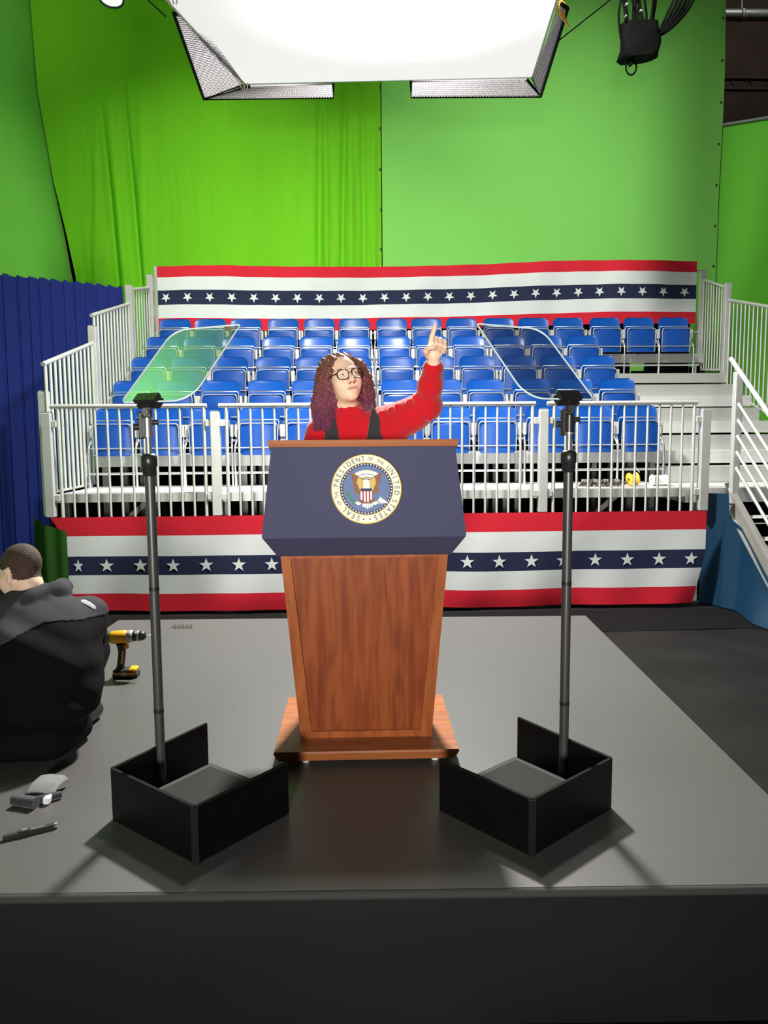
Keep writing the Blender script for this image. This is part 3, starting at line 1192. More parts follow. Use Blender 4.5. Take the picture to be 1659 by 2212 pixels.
# blue head
b = MB()
Y0, YB = 2.75, 3.26
stack(b, [[(CX - .325, 2.850, .803), (CX + .325, 2.850, .803), (CX + .325, 3.22, .803), (CX - .325, 3.22, .803)],
          [(CX - .367, Y0, .884), (CX + .367, Y0, .884), (CX + .367, YB, .884), (CX - .367, YB, .884)],
          [(CX - .369, Y0 + .001, .890), (CX + .369, Y0 + .001, .890), (CX + .369, YB, .890), (CX - .369, YB, .890)],
          [(CX - .337, 2.832, 1.212), (CX + .337, 2.832, 1.212), (CX + .337, 3.21, 1.14), (CX - .337, 3.21, 1.14)]])
b.build('blue_front', 'pod_blue', lt)
b = MB()
b.hexa([(CX - .346, 2.822, 1.210), (CX + .346, 2.822, 1.210), (CX + .346, 3.22, 1.137), (CX - .346, 3.22, 1.137),
        (CX - .349, 2.818, 1.235), (CX + .349, 2.818, 1.235), (CX + .349, 3.22, 1.160), (CX - .349, 3.22, 1.160)])
b.build('desk_top', 'wood_h', lt)

# the seal, in its own plane: u to the right, v up, w out of the face
tilt = math.atan2(2.832 - 2.751, 1.212 - .890)
zc = 1.054
yc = lerp(2.751, 2.832, (zc - .890) / (1.212 - .890))
SO = Vector((.022, yc, zc))
SU, SV, SW = Vector((1, 0, 0)), Vector((0, math.sin(tilt), math.cos(tilt))), Vector((0, -math.cos(tilt), math.sin(tilt)))
sf = lambda u, v, w: SO + SU * u + SV * v + SW * w
RS = .1275
circ = lambda r, n=64, cu=0, cv=0: [(cu + r * math.cos(2 * PI * i / n), cv + r * math.sin(2 * PI * i / n)) for i in range(n)]
b = MB()
b.prism(circ(RS), lambda u, v, w: sf(u, v, w), .018, 0)
b.prism(circ(RS * .745), lambda u, v, w: sf(u, v, w + .018), .0008, 2)
b.prism(circ(RS * .665), lambda u, v, w: sf(u, v, w + .0188), .0008, 3)
b.lathe([(RS * 1.0, .012), (RS * 1.015, .015), (RS * 1.0, .0195), (RS * .975, .0185)], SO, SW, 64, 1)
b.lathe([(RS * .765, .018), (RS * .76, .020), (RS * .742, .020), (RS * .74, .0185)], SO, SW, 64, 1)
seal = b.build('seal', ('cream', 'gold', 'seal_navy', 'seal_blue'), lt)
b = MB()
for i in range(50):
    a = 2 * PI * i / 50
    b.prism([(x + RS * .705 * math.cos(a), y + RS * .705 * math.sin(a)) for x, y in circ(RS * .021, 8)], lambda u, v, w: sf(u, v, w + .0188), .0012)
b.build('star_ring', 'seal_white', seal)
# eagle with shield, olive branch, arrows and scroll
b = MB()
k = RS / 600.0                                        # drawing units
D = lambda pts: [((x - 845) * k, (800 - y) * k) for x, y in pts]


def flat(pts, w, mi):
    pts = D(pts)
    A = sum(pts[i][0] * pts[(i + 1) % len(pts)][1] - pts[(i + 1) % len(pts)][0] * pts[i][1] for i in range(len(pts)))
    if A < 0:
        pts = pts[::-1]
    b.prism(pts, lambda u, v, t: sf(u, v, t + .0196 + w), .0012, mi)


for s in (-1, 1):
    X = lambda pts: [(845 + s * (x - 845), y) for x, y in pts]
    for i in range(6):                                # wing feathers
        f = i / 5
        flat(X([(930 + 8 * i, 620 + 44 * i), (1090 - 6 * i, 520 + 62 * i), (1118 - 16 * i, 560 + 64 * i), (1000 - 6 * i, 700 + 40 * i), (925, 690 + 36 * i)]), .0004 * (6 - i), 0)
    flat(X([(900, 660), (985, 600), (1010, 700), (950, 840), (905, 800)]), .003, 1)
    flat(X([(890, 990), (960, 940), (985, 985), (930, 1060)]), .002, 0)
    flat(X([(930, 1050), (1010, 1020), (1040, 1045), (1000, 1085), (950, 1080)]), .003, 6)
flat([(770, 690), (800, 650), (850, 640), (900, 665), (915, 720), (935, 800), (755, 800), (775, 735), (735, 730)], .003, 6)     # head and neck
flat([(770, 695), (730, 722), (740, 745), (790, 725)], .0042, 1)
flat([(745, 1000), (930, 1000), (900, 1070), (845, 1095), (775, 1065)], .002, 0)
for i in range(5):
    x = 770 + i * 36
    flat([(x, 1060), (x + 34, 1060), (x + 30, 1150 - abs(i - 2) * 18), (x + 4, 1150 - abs(i - 2) * 18)], .0025, 2)               # tail
flat([(745, 800), (935, 800), (935, 850), (745, 850)], .0048, 5)                                                              # chief
for i in range(7):
    x = 745 + i * 27.2
    d = (0, 18, 30, 34, 30, 18, 0)[i]
    flat([(x, 848), (x + 27.2, 848), (x + 27.2, 1000 + d), (x, 1000 + d)], .0046, 2 if i % 2 == 0 else 4)
for i in range(13):                                   # scroll and cloud arc above the head
    a0, a1 = math.radians(52 + i * 5.85), math.radians(52 + (i + 1) * 5.85)
    for (r0, r1, mi, w) in ((318, 380, 6, .001), (268, 306, 2, .0014), (236, 262, 1, .001)):
        c = (845, 860)
        flat([(c[0] - r * math.cos(a), c[1] - r * math.sin(a)) for r, a in ((r0, a0), (r1, a0), (r1, a1), (r0, a1))], w, mi)
for i in range(9):                                    # olive branch
    x, y = 500 + i * 15, 870 + i * 24
    flat([(x, y), (x - 28, y - 26), (x - 12, y - 40), (x + 10, y - 18)], .0012, 3)
    flat([(x, y), (x + 36, y - 24), (x + 46, y - 8), (x + 12, y + 14)], .0016, 3)
for i in range(6):                                    # arrows
    x = 1050 + i * 24
    flat([(1010, 1050), (1022, 1062), (x + 40, 960 + i * 18), (x + 28, 940 + i * 18)], .001, 2)
b.build('eagle', ('seal_brown', 'gold', 'seal_white', 'seal_green', 'seal_red', 'seal_navy', 'cream'), seal)


def glyph_mesh(ch, size):
    c = bpy.data.curves.new('glyph', 'FONT')
    c.body = ch
    c.size = size
    c.align_x = 'CENTER'
    c.extrude = 0
    o = bpy.data.objects.new('glyph', c)
    COL.objects.link(o)
    dg = bpy.context.evaluated_depsgraph_get()
    dg.update()
    e = o.evaluated_get(dg)
    me = e.to_mesh()
    vs = [v.co.copy() for v in me.vertices]
    fs = [tuple(p.vertices) for p in me.polygons]
    e.to_mesh_clear()
    bpy.data.objects.remove(o)
    bpy.data.curves.remove(c)
    return vs, fs


b = MB()
for word, a0, a1, sz in (('SEAL', 15.8, 46.5, .0265), ('OF', 60.5, 65.5, .0175), ('THE', 74.0, 83.5, .0175), ('PRESIDENT', 97.0, 174.0, .0265),
                         ('OF', 186.0, 191.0, .0175), ('THE', 203.5, 213.0, .0175), ('UNITED', 227.5, 278.5, .0265), ('STATES', 294.5, 343.0, .0265)):
    for i, ch in enumerate(word):
        a = math.radians(lerp(a0, a1, i / (len(word) - 1)))        # clockwise from the bottom
        du, dv = -math.sin(a), -math.cos(a)                        # outward
        tu, tv = -math.cos(a) * 1.0, math.sin(a)                   # along the reading direction
        vs, fs = glyph_mesh(ch, sz)
        r0 = RS * .875 - sz * .36
        P3 = []
        for v in vs:
            x, y = v.x * .88, v.y + r0
            P3.append(sf(du * y + tu * x, dv * y + tv * x, .0187))
        b.add(P3, fs)
for a in (-6, 6):
    a = math.radians(a)
    b.prism([(x - RS * .88 * math.sin(a), y - RS * .88 * math.cos(a)) for x, y in circ(.0026, 8)], lambda u, v, w: sf(u, v, w + .0182), .0006)
b.build('lettering', 'ink', seal)


# ------------------------------------------------------------------ teleprompters
def prompter(s, off, label):
    # s = -1 left of the lectern, +1 right; built from its own measures
    px, py = s * .709 + off, 2.612
    t = thing('teleprompter', (px, py, 0), label, 'teleprompter')
    A, B_, C_, D_ = (s * .822 + off, 2.44), (s * .495 + off, 2.165), (s * .253 + off, 2.455), (s * .590 + off, 2.82)
    h, th = .174, .010

    def wall(name, p, q, z0=0.0):
        b = MB()
        d = Vector((q[0] - p[0], q[1] - p[1], 0)).normalized()
        n = Vector((-d.y, d.x, 0)) * th / 2
        P3 = [Vector((p[0], p[1], 0)), Vector((q[0], q[1], 0))]
        b.hexa([P3[0] - n + Vector((0, 0, z0)), P3[1] - n + Vector((0, 0, z0)), P3[1] + n + Vector((0, 0, z0)), P3[0] + n + Vector((0, 0, z0)),
                P3[0] - n + Vector((0, 0, h)), P3[1] - n + Vector((0, 0, h)), P3[1] + n + Vector((0, 0, h)), P3[0] + n + Vector((0, 0, h))])
        return b.build(name, 'black_panel', t)
    for nm_, p, q in (('hood_panel', A, B_), ('hood_panel', B_, C_), ('hood_panel', A, D_)):
        w = wall(nm_, p, q)
        if p is B_:
            b = MB()
            b.bar((B_[0], B_[1] - .004, .0), (B_[0], B_[1] - .004, h), .022, .008, 0, (0, 1, 0))
            b.build('edge_strip', 'panel_edge', w)
        b = MB()
        b.bar((p[0], p[1], h + .001), (q[0], q[1], h + .001), .011, .003)
        b.build('top_edge', 'panel_edge', w)
    # the monitor lying inside
    a, b2, c, d = [Vector((x, y, 0)) for x, y in (A, B_, C_, D_)]
    e1, e2 = (b2 - a).normalized(), ((c - b2).normalized() + (d - a).normalized()).normalized()
    o0 = a + e1 * .03 + e2 * .02
    w_, l_ = (b2 - a).length - .04, .385

    def slab(m, z0, z1, inset):
        P2 = [o0 + e1 * inset + e2 * inset, o0 + e1 * (w_ - inset) + e2 * inset, o0 + e1 * (w_ - inset) + e2 * (l_ - inset), o0 + e1 * inset + e2 * (l_ - inset)]
        if (P2[1] - P2[0]).cross(P2[2] - P2[1]).z < 0:
            P2 = P2[::-1]
        m.hexa([p + Vector((0, 0, z0)) for p in P2] + [p + Vector((0, 0, z1)) for p in P2])
    b = MB()
    slab(b, .004, .050, 0)
    mon = b.build('monitor', 'bezel', t)
    b = MB()
    slab(b, .049, .0515, .022)
    b.build('screen', 'screen', mon)
    # pole
    b = MB()
    b.tube([(px, py, .0), (px, py, 1.165)], .0165, 20)
    pole = b.build('pole', 'pole', t)
    b = MB()
    for z in (.305, .735):
        b.tube([(px, py, z - .007), (px, py, z + .007)], .0175, 20)
    b.build('joint_ring', 'black_metal', pole)
    b = MB()
    b.lathe([(.017, 1.12), (.0225, 1.125), (.0225, 1.15), (.027, 1.155), (.027, 1.185), (.019, 1.195), (.012, 1.196)], (px, py, 0), (0, 0, 1), 20)
    b.build('lock_collar', 'black_metal', t)
    b = MB()
    b.tube([(px, py, 1.18), (px, py, 1.262)], .0105, 16)
    b.tube([(px, py, 1.252), (px, py, 1.256)], .019, 16)
    b.build('upper_pole', 'pole_silver', t)
    b = MB()
    b.tube([(px, py, 1.256), (px, py, 1.315)], .0165, 16)
    b.build('sleeve', 'pole_silver' if s < 0 else 'black_metal', t)
    b = MB()
    b.box(px - .030, px - .012, py - .012, py + .012, 1.245, 1.335, 0, .004)
    b.box(px - .014, px + .016, py - .011, py + .011, 1.315, 1.352, 0, .004)
    b.cyl((px + .012, py, 1.30), (px + .036, py, 1.30), .009, 10)
    b.cyl((px - .045, py, 1.285), (px - .028, py, 1.285), .012, 10)
    b.cyl((px, py - .028, 1.335), (px, py + .02, 1.335), .012, 12)
    b.build('tilt_head', 'black_metal', t)
    # glass plate leaning towards the speaker
    hu = Vector((-s * math.cos(.5), -math.sin(.5), 0))                            # inward and to the front
    tu = (Vector((-s * math.sin(.5), math.cos(.5), 0)) * math.cos(.785) + Vector((0, 0, math.sin(.785)))).normalized()
    nn = hu.cross(tu).normalized()
    g0 = Vector((px, py, 1.368))
    WL, WR_, L = .116, .188, .385
    out = []

    def arc(cu, cv, r, a0, a1, n=8):
        for i in range(n + 1):
            a = math.radians(lerp(a0, a1, i / n))
            out.append((cu + r * math.cos(a), cv + r * math.sin(a)))
    arc(WR_ - .075, .075, .075, -90, 0)
    arc(WR_ - .014, L - .014, .014, 0, 90, 4)
    arc(-WL + .060, L - .060, .060, 90, 180)
    arc(-WL + .022, .022, .022, 180, 270, 5)
    G = [g0 + hu * u + tu * v for u, v in out]
    b = MB()
    n = len(G)
    b.add(G, [tuple(range(n))])
    gl = b.build('glass', 'glass', t)
    b = MB()
    b.tube(G, .0032, 6, closed=True)
    b.build('polished_edge', 'glass_edge', gl)
    b = MB()
    for e in (-1, 1):
        q = g0 + nn * e * .011
        b.hexa([q + hu * a1 + tu * c1 + nn * d1 for d1 in (-.008, .008) for a1, c1 in ((-.042, -.012), (.052, -.012), (.052, .022), (-.042, .022))])
    q = g0
    b.tube([q - nn * .02, q + nn * .02], .014, 12)
    b.build('glass_clamp', 'black_metal', t)
    return t


prompter(-1, 0.0, 'left teleprompter: glass plate mirroring the green drape on black pole with low hood')
prompter(1, 0.004, 'right teleprompter: clear smoky glass plate on black pole with low hood')

# ------------------------------------------------------------------ overhead silk panel
pt = thing('overhead_light_panel', (.35, 6.75, 4.66), 'glowing white silk frame light hung above the lectern with silver grid flaps', 'light')
FL, FR = Vector((-1.165, 8.5, 4.900)), Vector((1.865, 8.5, 4.985))
NL, NR = Vector((-1.66, 5.0, 4.42)), Vector((1.42, 5.0, 4.47))


def sheet(u, v):
    p = FL.lerp(FR, u).lerp(NL.lerp(NR, u), v)
    sag = .16 * math.sin(PI * u) * math.sin(PI * v)
    return p - Vector((0, 0, sag * .5)) - Vector((0, 0, .012 * math.sin(u * 19) * math.sin(PI * v)))


b = MB()
b.grid(lambda u, v: sheet(u, 1 - v), 40, 40)
b.build('silk', 'silk', pt)
for p, q in ((FL, FR), (NL, NR), (FL, NL), (FR, NR)):
    b = MB()
    b.tube([p + Vector((0, 0, .02)), q + Vector((0, 0, .02))], .024, 10)
    b.build('frame_tube', 'silver', pt)
b = MB()
for p, q in ((FL, FR), (FL, NL), (FR, NR)):
    n = 26
    for i in range(n):
        a = p.lerp(q, (i + .5) / n) + Vector((0, 0, .02))
        d = (q - p).normalized()
        b.tube([a + d * .02 + Vector((0, 0, .03)), a + Vector((0, 0, -.03)), a - d * .02 + Vector((0, 0, .03))], .004, 4)
b.build('lacing', 'rope', pt)


def flap(p00, p10, p11, p01, nu, nv):
    p00, p10, p11, p01 = [Vector(p) for p in (p00, p10, p11, p01)]
    at = lambda u, v: p00.lerp(p10, u).lerp(p01.lerp(p11, u), v)
    nrm = (p10 - p00).cross(p01 - p00).normalized()
    b = MB()
    d = .012
    for i in range(nu + 1):
        for j in range(nv):
            a, c = at(i / nu, j / nv), at(i / nu, (j + 1) / nv)
            wv = nrm * d * (1 if (i + j) % 2 else .85)
            b.add([a - wv, c - wv, c + wv, a + wv], [(0, 1, 2, 3)], 1)
    for j in range(nv + 1):
        for i in range(nu):
            a, c = at(i / nu, j / nv), at((i + 1) / nu, j / nv)
            wv = nrm * d
            b.add([a - wv * .4, c - wv * .4, c + wv, a + wv], [(0, 1, 2, 3)], 1)
    # backing of reflective mesh, cell by cell dished
    for j in range(nv):
        for i in range(nu):
            c = at((i + .5) / nu, (j + .5) / nv) - nrm * d * 1.1
            q = [at((i + e) / nu, (j + f) / nv) + nrm * d * .2 for e, f in ((0, 0), (1, 0), (1, 1), (0, 1))]
            b.add([c] + q, [(0, 1, 2), (0, 2, 3), (0, 3, 4), (0, 4, 1)])
    o = b.build('grid_flap', ('grid_cloth', 'grid_web'), pt)
    b = MB()
    b.tube([at(0, 0), at(0, 1), at(1, 1), at(1, 0)], .016, 6)
    b.build('hem', 'black_cloth', o)
    return o


flap(FL + Vector((.05, .05, 0)), (-.24, 8.53, 4.915), (-.250, 8.8, 4.911 - .015), (-1.652, 8.8, 4.889 - .015), 46, 7)
flap((.579, 8.53, 4.944), FR + Vector((-.05, .05, 0)), (2.024, 8.8, 4.933 - .015), (.599, 8.8, 4.920 - .015), 44, 8)
flap(FL + Vector((0, .0, 0)), (-1.30, 6.7, 4.655), (-1.49, 6.75, 4.70), (-1.652, 8.8, 4.889 - .015), 50, 10)
flap(FR + Vector((0, 0, 0)), (1.68, 6.6, 4.72), (1.755, 6.7, 4.74), (2.024, 8.8, 4.933 - .015), 50, 6)
for p, q in (((-1.66, 7.2, 4.90), (-3.5, 7.3, 6.6)), ((1.80, 7.2, 4.72), (4.6, 7.4, 6.9)), (FL, FL + Vector((-.1, .2, 5.6))), (FR, FR + Vector((.1, .2, 5.6))),
             (NL, NL + Vector((0, 0, 6.1))), (NR, NR + Vector((0, 0, 6.1)))):
    b = MB()
    b.tube([p, q], .006, 5)
    b.build('rigging_line', 'cable', pt)
b = MB()
c = Vector((1.70, 6.75, 4.74))
for i in range(4):
    b.tube(smooth_path([c + Vector((.02 * i, .0, .10)), c + Vector((.05 - .03 * i, -.03, .02)), c + Vector((.03 + .02 * i, .0, -.04 - .03 * i))], 4), .007, 6)
b.build('tie', 'rope_yellow', pt)
b = MB()
for c in (FL, Vector((-1.40, 6.35, 4.62))):
    for i in range(3):
        b.tube(smooth_path([c + Vector((-.03 * i, 0, .06)), c + Vector((-.05 + .04 * i, -.03, 0)), c + Vector((-.02 + .02 * i, 0, -.06))], 4), .006, 6)
b.build('tie', 'rope', pt)

# ------------------------------------------------------------------ hanging cable loom and small lamp
ct = thing('cable_loom', (3.35, 9.5, 5.6), 'black cable loom and cloth bag hanging in front of the green drape', 'cables')
b = MB()
R0 = random.Random(4)
b.add([], [])
prof = []
nu, nv = 22, 16


def bag(u, v):
    a = 2 * PI * u
    z = lerp(5.63, 6.02, v)
    rx = .235 * (1 - .10 * v) * (1 if v > .03 else .80)
    ry = .12
    wob = 1 + .06 * math.sin(3 * a + 5 * v) + .04 * math.sin(5 * a - 7 * v)
    e = .55
    cx, sx = math.cos(a), math.sin(a)
    sg = lambda t: math.copysign(abs(t) ** e, t)
    return (3.345 + rx * sg(cx) * wob, 9.5 + ry * sg(sx) * wob, z + .03 * math.cos(a) * (1 - v))


b.grid(bag, nu, nv)
b.add([bag(i / nu, 0) for i in range(nu)], [tuple(range(nu))[::-1]])
b.add([bag(i / nu, 1) for i in range(nu)], [tuple(range(nu))])
b.build('bag', 'cable', ct)
b = MB()
for i in range(9):
    x = 3.12 + .048 * i
    y = 9.45 + .1 * (i % 3) / 2
    pts = smooth_path([(x + R0.uniform(-.02, .02), y, 5.85), (x + R0.uniform(-.05, .05), y, 6.1), (x + R0.uniform(-.05, .05), y, 6.4), (x + R0.uniform(-.03, .03), y, 7.2), (x, y, 10.6)], 5)
    b.tube(pts, R0.choice((.014, .02, .026)), 6)
for i in range(6):
    x = 3.52 + .03 * i
    pts = smooth_path([(3.50, 9.5, 5.80 + .02 * i), (3.56 + .015 * i, 9.48, 5.92), (3.66 + .04 * i, 9.5, 6.12), (3.78 + .05 * i, 9.5, 6.42), (3.95 + .06 * i, 9.55, 7.2)], 5)
    b.tube(pts, R0.choice((.012, .018, .022)), 6)
b.build('cables', 'cable', ct)
b = MB()
b.tube([(3.245 + .062 * math.cos(a), 9.46, 5.525 + .085 * math.sin(a)) for a in [2 * PI * i / 24 for i in range(24)]], .011, 6, closed=True)
b.tube([(3.28, 9.46, 5.66), (3.25, 9.44, 5.56), (3.215, 9.44, 5.53)], .018, 6)
b.build('loop', 'cable', ct)
for i in range(4):
    for q in ((3.13 + .004 * i, 3.145 + .01 * (i % 2), 9.36, 9.40, 6.04 + i * .13, 6.06 + i * .13), (3.30 + .02 * (i % 2), 3.325 + .02 * (i % 2), 9.36, 9.39, 6.10 + i * .14, 6.118 + i * .14)):
        b = MB()
        b.box(*q)
        b.build('tape_tag', 'alu_dark', ct)
lt2 = thing('ceiling_lamp', (-2.81, 9.5, 6.24), 'round black-rimmed white lamp at the top left edge', 'lamp')
b = MB()
b.lathe([(.0, .32), (.10, .32), (.15, .16), (.15, .0), (.13, .0), (.12, .03)], (-2.81, 9.5, 6.25), (0, .25, 1), 28)
b.build('housing', 'black_metal', lt2)
b = MB()
b.lathe([(.0, .012), (.125, .012)], (-2.81, 9.5, 6.25), (0, .25, 1), 28)
b.build('lens', 'lamp_white', lt2)
b = MB()
b.tube([(-2.81, 9.58, 6.55), (-2.81, 9.6, 10.6)], .02, 8)
b.build('stem', 'black_metal', lt2)

# ------------------------------------------------------------------ figures: smooth blended solids
class Field:
    def __init__(s, ax, ay, az):
        s.a = [np.asarray(q, dtype=np.float32) for q in (ax, ay, az)]
        s.F = np.full([len(q) for q in s.a], 1.0, dtype=np.float32)

    def win(s, lo, hi):
        sl = []
        for q, l, h in zip(s.a, lo, hi):
            i0 = max(0, int(np.searchsorted(q, l)) - 1)
            i1 = min(len(q), int(np.searchsorted(q, h)) + 1)
            sl.append(slice(i0, max(i1, i0 + 1)))
        G = np.meshgrid(*[q[k] for q, k in zip(s.a, sl)], indexing='ij', sparse=True)
        return tuple(sl), G

    def put(s, sl, d, k, sub=False):
        A = s.F[sl]
        if sub:
            d = -d
            if k > 0:
                h = np.clip(.5 - .5 * (A - d) / k, 0, 1)
                s.F[sl] = A + (d - A) * h + k * h * (1 - h)
            else:
                s.F[sl] = np.maximum(A, d)
        elif k > 0:
            h = np.clip(.5 + .5 * (A - d) / k, 0, 1)
            s.F[sl] = A + (d - A) * h - k * h * (1 - h)
        else:
            s.F[sl] = np.minimum(A, d)

    def cone(s, p, q, r1, r2, k=.02, sub=False):
        p, q = np.array(p, float), np.array(q, float)
        m = max(r1, r2) + k * 1.5 + .03
        sl, (X, Y, Z) = s.win(np.minimum(p, q) - m, np.maximum(p, q) + m)
        d = q - p
        L = max(float(d @ d), 1e-9)
        t = np.clip(((X - p[0]) * d[0] + (Y - p[1]) * d[1] + (Z - p[2]) * d[2]) / L, 0, 1)
        D = np.sqrt((X - p[0] - t * d[0]) ** 2 + (Y - p[1] - t * d[1]) ** 2 + (Z - p[2] - t * d[2]) ** 2) - (r1 + (r2 - r1) * t)
        s.put(sl, D, k, sub)

    def chain(s, pts, rs, k=.02):
        for i in range(len(pts) - 1):
            s.cone(pts[i], pts[i + 1], rs[i], rs[i + 1], k)

    def ell(s, c, r, R=None, k=.02, sub=False):
        c, r = np.array(c, float), np.array(r, float)
        m = max(r) + k * 1.5 + .03
        sl, (X, Y, Z) = s.win(c - m, c + m)
        X, Y, Z = X - c[0], Y - c[1], Z - c[2]
        if R is not None:
            R = np.array(R, float)
            X, Y, Z = (R[0][0] * X + R[1][0] * Y + R[2][0] * Z, R[0][1] * X + R[1][1] * Y + R[2][1] * Z, R[0][2] * X + R[1][2] * Y + R[2][2] * Z)
        k0 = np.sqrt((X / r[0]) ** 2 + (Y / r[1]) ** 2 + (Z / r[2]) ** 2)
        k1 = np.sqrt((X / r[0] ** 2) ** 2 + (Y / r[1] ** 2) ** 2 + (Z / r[2] ** 2) ** 2) + 1e-6
        s.put(sl, (k0 * (k0 - 1) / k1), k, sub)

    def mesh(s):
        F = s.F
        ins = F < 0
        nx, ny, nz = F.shape
        c = [ins[i:nx - 1 + i, j:ny - 1 + j, k:nz - 1 + k] for i in (0, 1) for j in (0, 1) for k in (0, 1)]
        n = sum(q.astype(np.int8) for q in c)
        act = (n > 0) & (n < 8)
        idx = np.full(act.shape, -1, dtype=np.int64)
        I = np.argwhere(act)
        idx[act] = np.arange(len(I))
        pos = np.zeros((len(I), 3))
        cnt = np.zeros(len(I))
        for a in range(3):
            o1, o2 = [q for q in range(3) if q != a]
            for e1 in (0, 1):
                for e2 in (0, 1):
                    A = I.copy()
                    A[:, o1] += e1
                    A[:, o2] += e2
                    B = A.copy()
                    B[:, a] += 1
                    fa, fb = F[A[:, 0], A[:, 1], A[:, 2]], F[B[:, 0], B[:, 1], B[:, 2]]
                    m = (fa < 0) != (fb < 0)
                    t = np.where(m, fa / np.where(m, fa - fb, 1), 0)
                    P = np.stack([s.a[q][A[:, q]] for q in range(3)], 1).astype(float)
                    P[:, a] += t * (s.a[a][B[:, a]] - s.a[a][A[:, a]])
                    pos[m] += P[m]
                    cnt[m] += 1
        pos /= cnt[:, None]
        faces = []
        for a in range(3):
            o1, o2 = [(1, 2), (2, 0), (0, 1)][a]
            sl0, sl1 = [slice(1, -1)] * 3, [slice(1, -1)] * 3
            sl0[a], sl1[a] = slice(0, -1), slice(1, None)
            x0, x1 = ins[tuple(sl0)], ins[tuple(sl1)]
            E = np.argwhere(x0 != x1)
            if not len(E):
                continue
            fl = x0[x0 != x1]
            G = E + 1
            G[:, a] -= 1
            Q = []
            for d1, d2 in ((0, 0), (1, 0), (1, 1), (0, 1)):
                H = G.copy()
                H[:, o1] -= d1
                H[:, o2] -= d2
                Q.append(idx[H[:, 0], H[:, 1], H[:, 2]])
            Q = np.stack(Q, 1)
            Q = np.where(fl[:, None], Q, Q[:, ::-1])
            faces.append(Q)
        return pos, np.concatenate(faces)


def field_obj(fd, name, mat, parent, paint=None, relax=1):
    V, Fc = fd.mesh()
    for _ in range(relax):
        S = np.zeros_like(V)
        n = np.zeros(len(V))
        for i in range(4):
            for j in ((i + 1) % 4, (i - 1) % 4):
                np.add.at(S, Fc[:, i], V[Fc[:, j]])
                np.add.at(n, Fc[:, i], 1)
        V = V * .5 + .5 * S / np.maximum(n, 1)[:, None]
    o = Vector((0, 0, 0))
    p = parent
    while p is not None:
        o += p.location
        p = p.parent
    me = bpy.data.meshes.new(name)
    me.from_pydata((V - np.array(o)).tolist(), [], Fc.tolist())
    for k in (mat if isinstance(mat, (list, tuple)) else [mat]):
        me.materials.append(M[k])
    me.polygons.foreach_set('use_smooth', [True] * len(Fc))
    if paint is not None:
        ctr = V[Fc].mean(axis=1)
        me.polygons.foreach_set('material_index', paint(ctr).astype(int).tolist())
    me.update()
    ob = bpy.data.objects.new(name, me)
    COL.objects.link(ob)
    ob.parent = parent
    return ob


def basis(f, roll):
    # columns: the person's left, forward, up
    f = Vector(f).normalized()
    l = Vector((0, 0, 1)).cross(f).normalized() * -1
    l = f.cross(Vector((0, 0, 1))).normalized() * -1
    u = f.cross(l) * -1
    u = l.cross(f) if l.cross(f).z > 0 else f.cross(l)
    q = Matrix.Rotation(roll, 3, f)
    l, u = q @ l, q @ u
    return np.array([[l[i], f[i], u[i]] for i in range(3)])


def head(fd, c, R, sc=1.0):
    c = np.array(c, float)
    T = lambda p: c + R @ (np.array(p, float) * sc)
    e = lambda p, r, k=.02, sub=False: fd.ell(T(p), np.array(r) * sc, R, k, sub)
    e((0, -.020, .036), (.073, .092, .084))
    e((0, .028, -.018), (.061, .060, .086), .03)
    e((0, .032, -.070), (.050, .048, .042), .03)
    e((0, .068, -.096), (.022, .018, .018), .025)
    for s in (-1, 1):
        e((s * .038, .052, -.030), (.026, .026, .028), .025)
        fd.cone(T((s * .012, .081, .019)), T((s * .043, .068, .018)), .010 * sc, .008 * sc, .014)
        e((s * .031, .096, -.001), (.017, .014, .010), .012, True)
        e((s * .012, .094, -.036), (.009, .010, .008), .008)
        e((s * .073, -.010, -.012), (.009, .018, .031), .012)
        e((s * .079, -.006, -.012), (.004, .009, .016), .006, True)
    fd.cone(T((0, .083, .012)), T((0, .108, -.030)), .008 * sc, .0115 * sc, .012)
    fd.cone(T((-.016, .080, -.059)), T((.016, .080, -.059)), .0062 * sc, .0062 * sc, .010)
    fd.cone(T((-.014, .080, -.068)), T((.014, .080, -.068)), .0064 * sc, .0064 * sc, .010)
    fd.cone(T((-.025, .0885, -.0635)), T((.025, .0885, -.0635)), .0022 * sc, .0022 * sc, .004, True)
    return T


def ax(a, b, h):
    return np.arange(a, b + h * .5, h)


# ---- the woman behind the lectern
pw = thing('person', (-.03, 3.5, 0), 'woman in red turtleneck and dark vest behind the lectern, pointing up with one arm', 'person')
gx = np.concatenate([np.arange(-.36, -.168, .0042), np.arange(-.168, .030, .0022), ax(.030, .44, .0038)])
gy = np.concatenate([np.arange(3.00, 3.32, .0038), np.arange(3.32, 3.48, .0025), ax(3.48, 3.68, .0045)])
gz = np.concatenate([np.arange(-.03, 1.06, .016), np.arange(1.06, 1.37, .004), np.arange(1.37, 1.60, .0022), ax(1.60, 1.72, .0034)])
HC = (-.073, 3.455, 1.500)
HR = basis((.36, -.93, .17), math.radians(0))
HR = basis((.36, -.93, .17), math.radians(9))
fd = Field(gx, gy, gz)
HT = head(fd, HC, HR, .97)
neck0 = HT((0, -.025, -.06))
fd.cone(neck0, (-.045, 3.50, 1.30), .050, .058, .03)
fd.cone((-.165, 3.50, 1.268), (.095, 3.455, 1.300), .048, .048, .05)
fd.ell((-.035, 3.492, 1.15), (.160, .108, .19), None, .05)
fd.ell((-.035, 3.50, .93), (.165, .115, .17), None, .08)
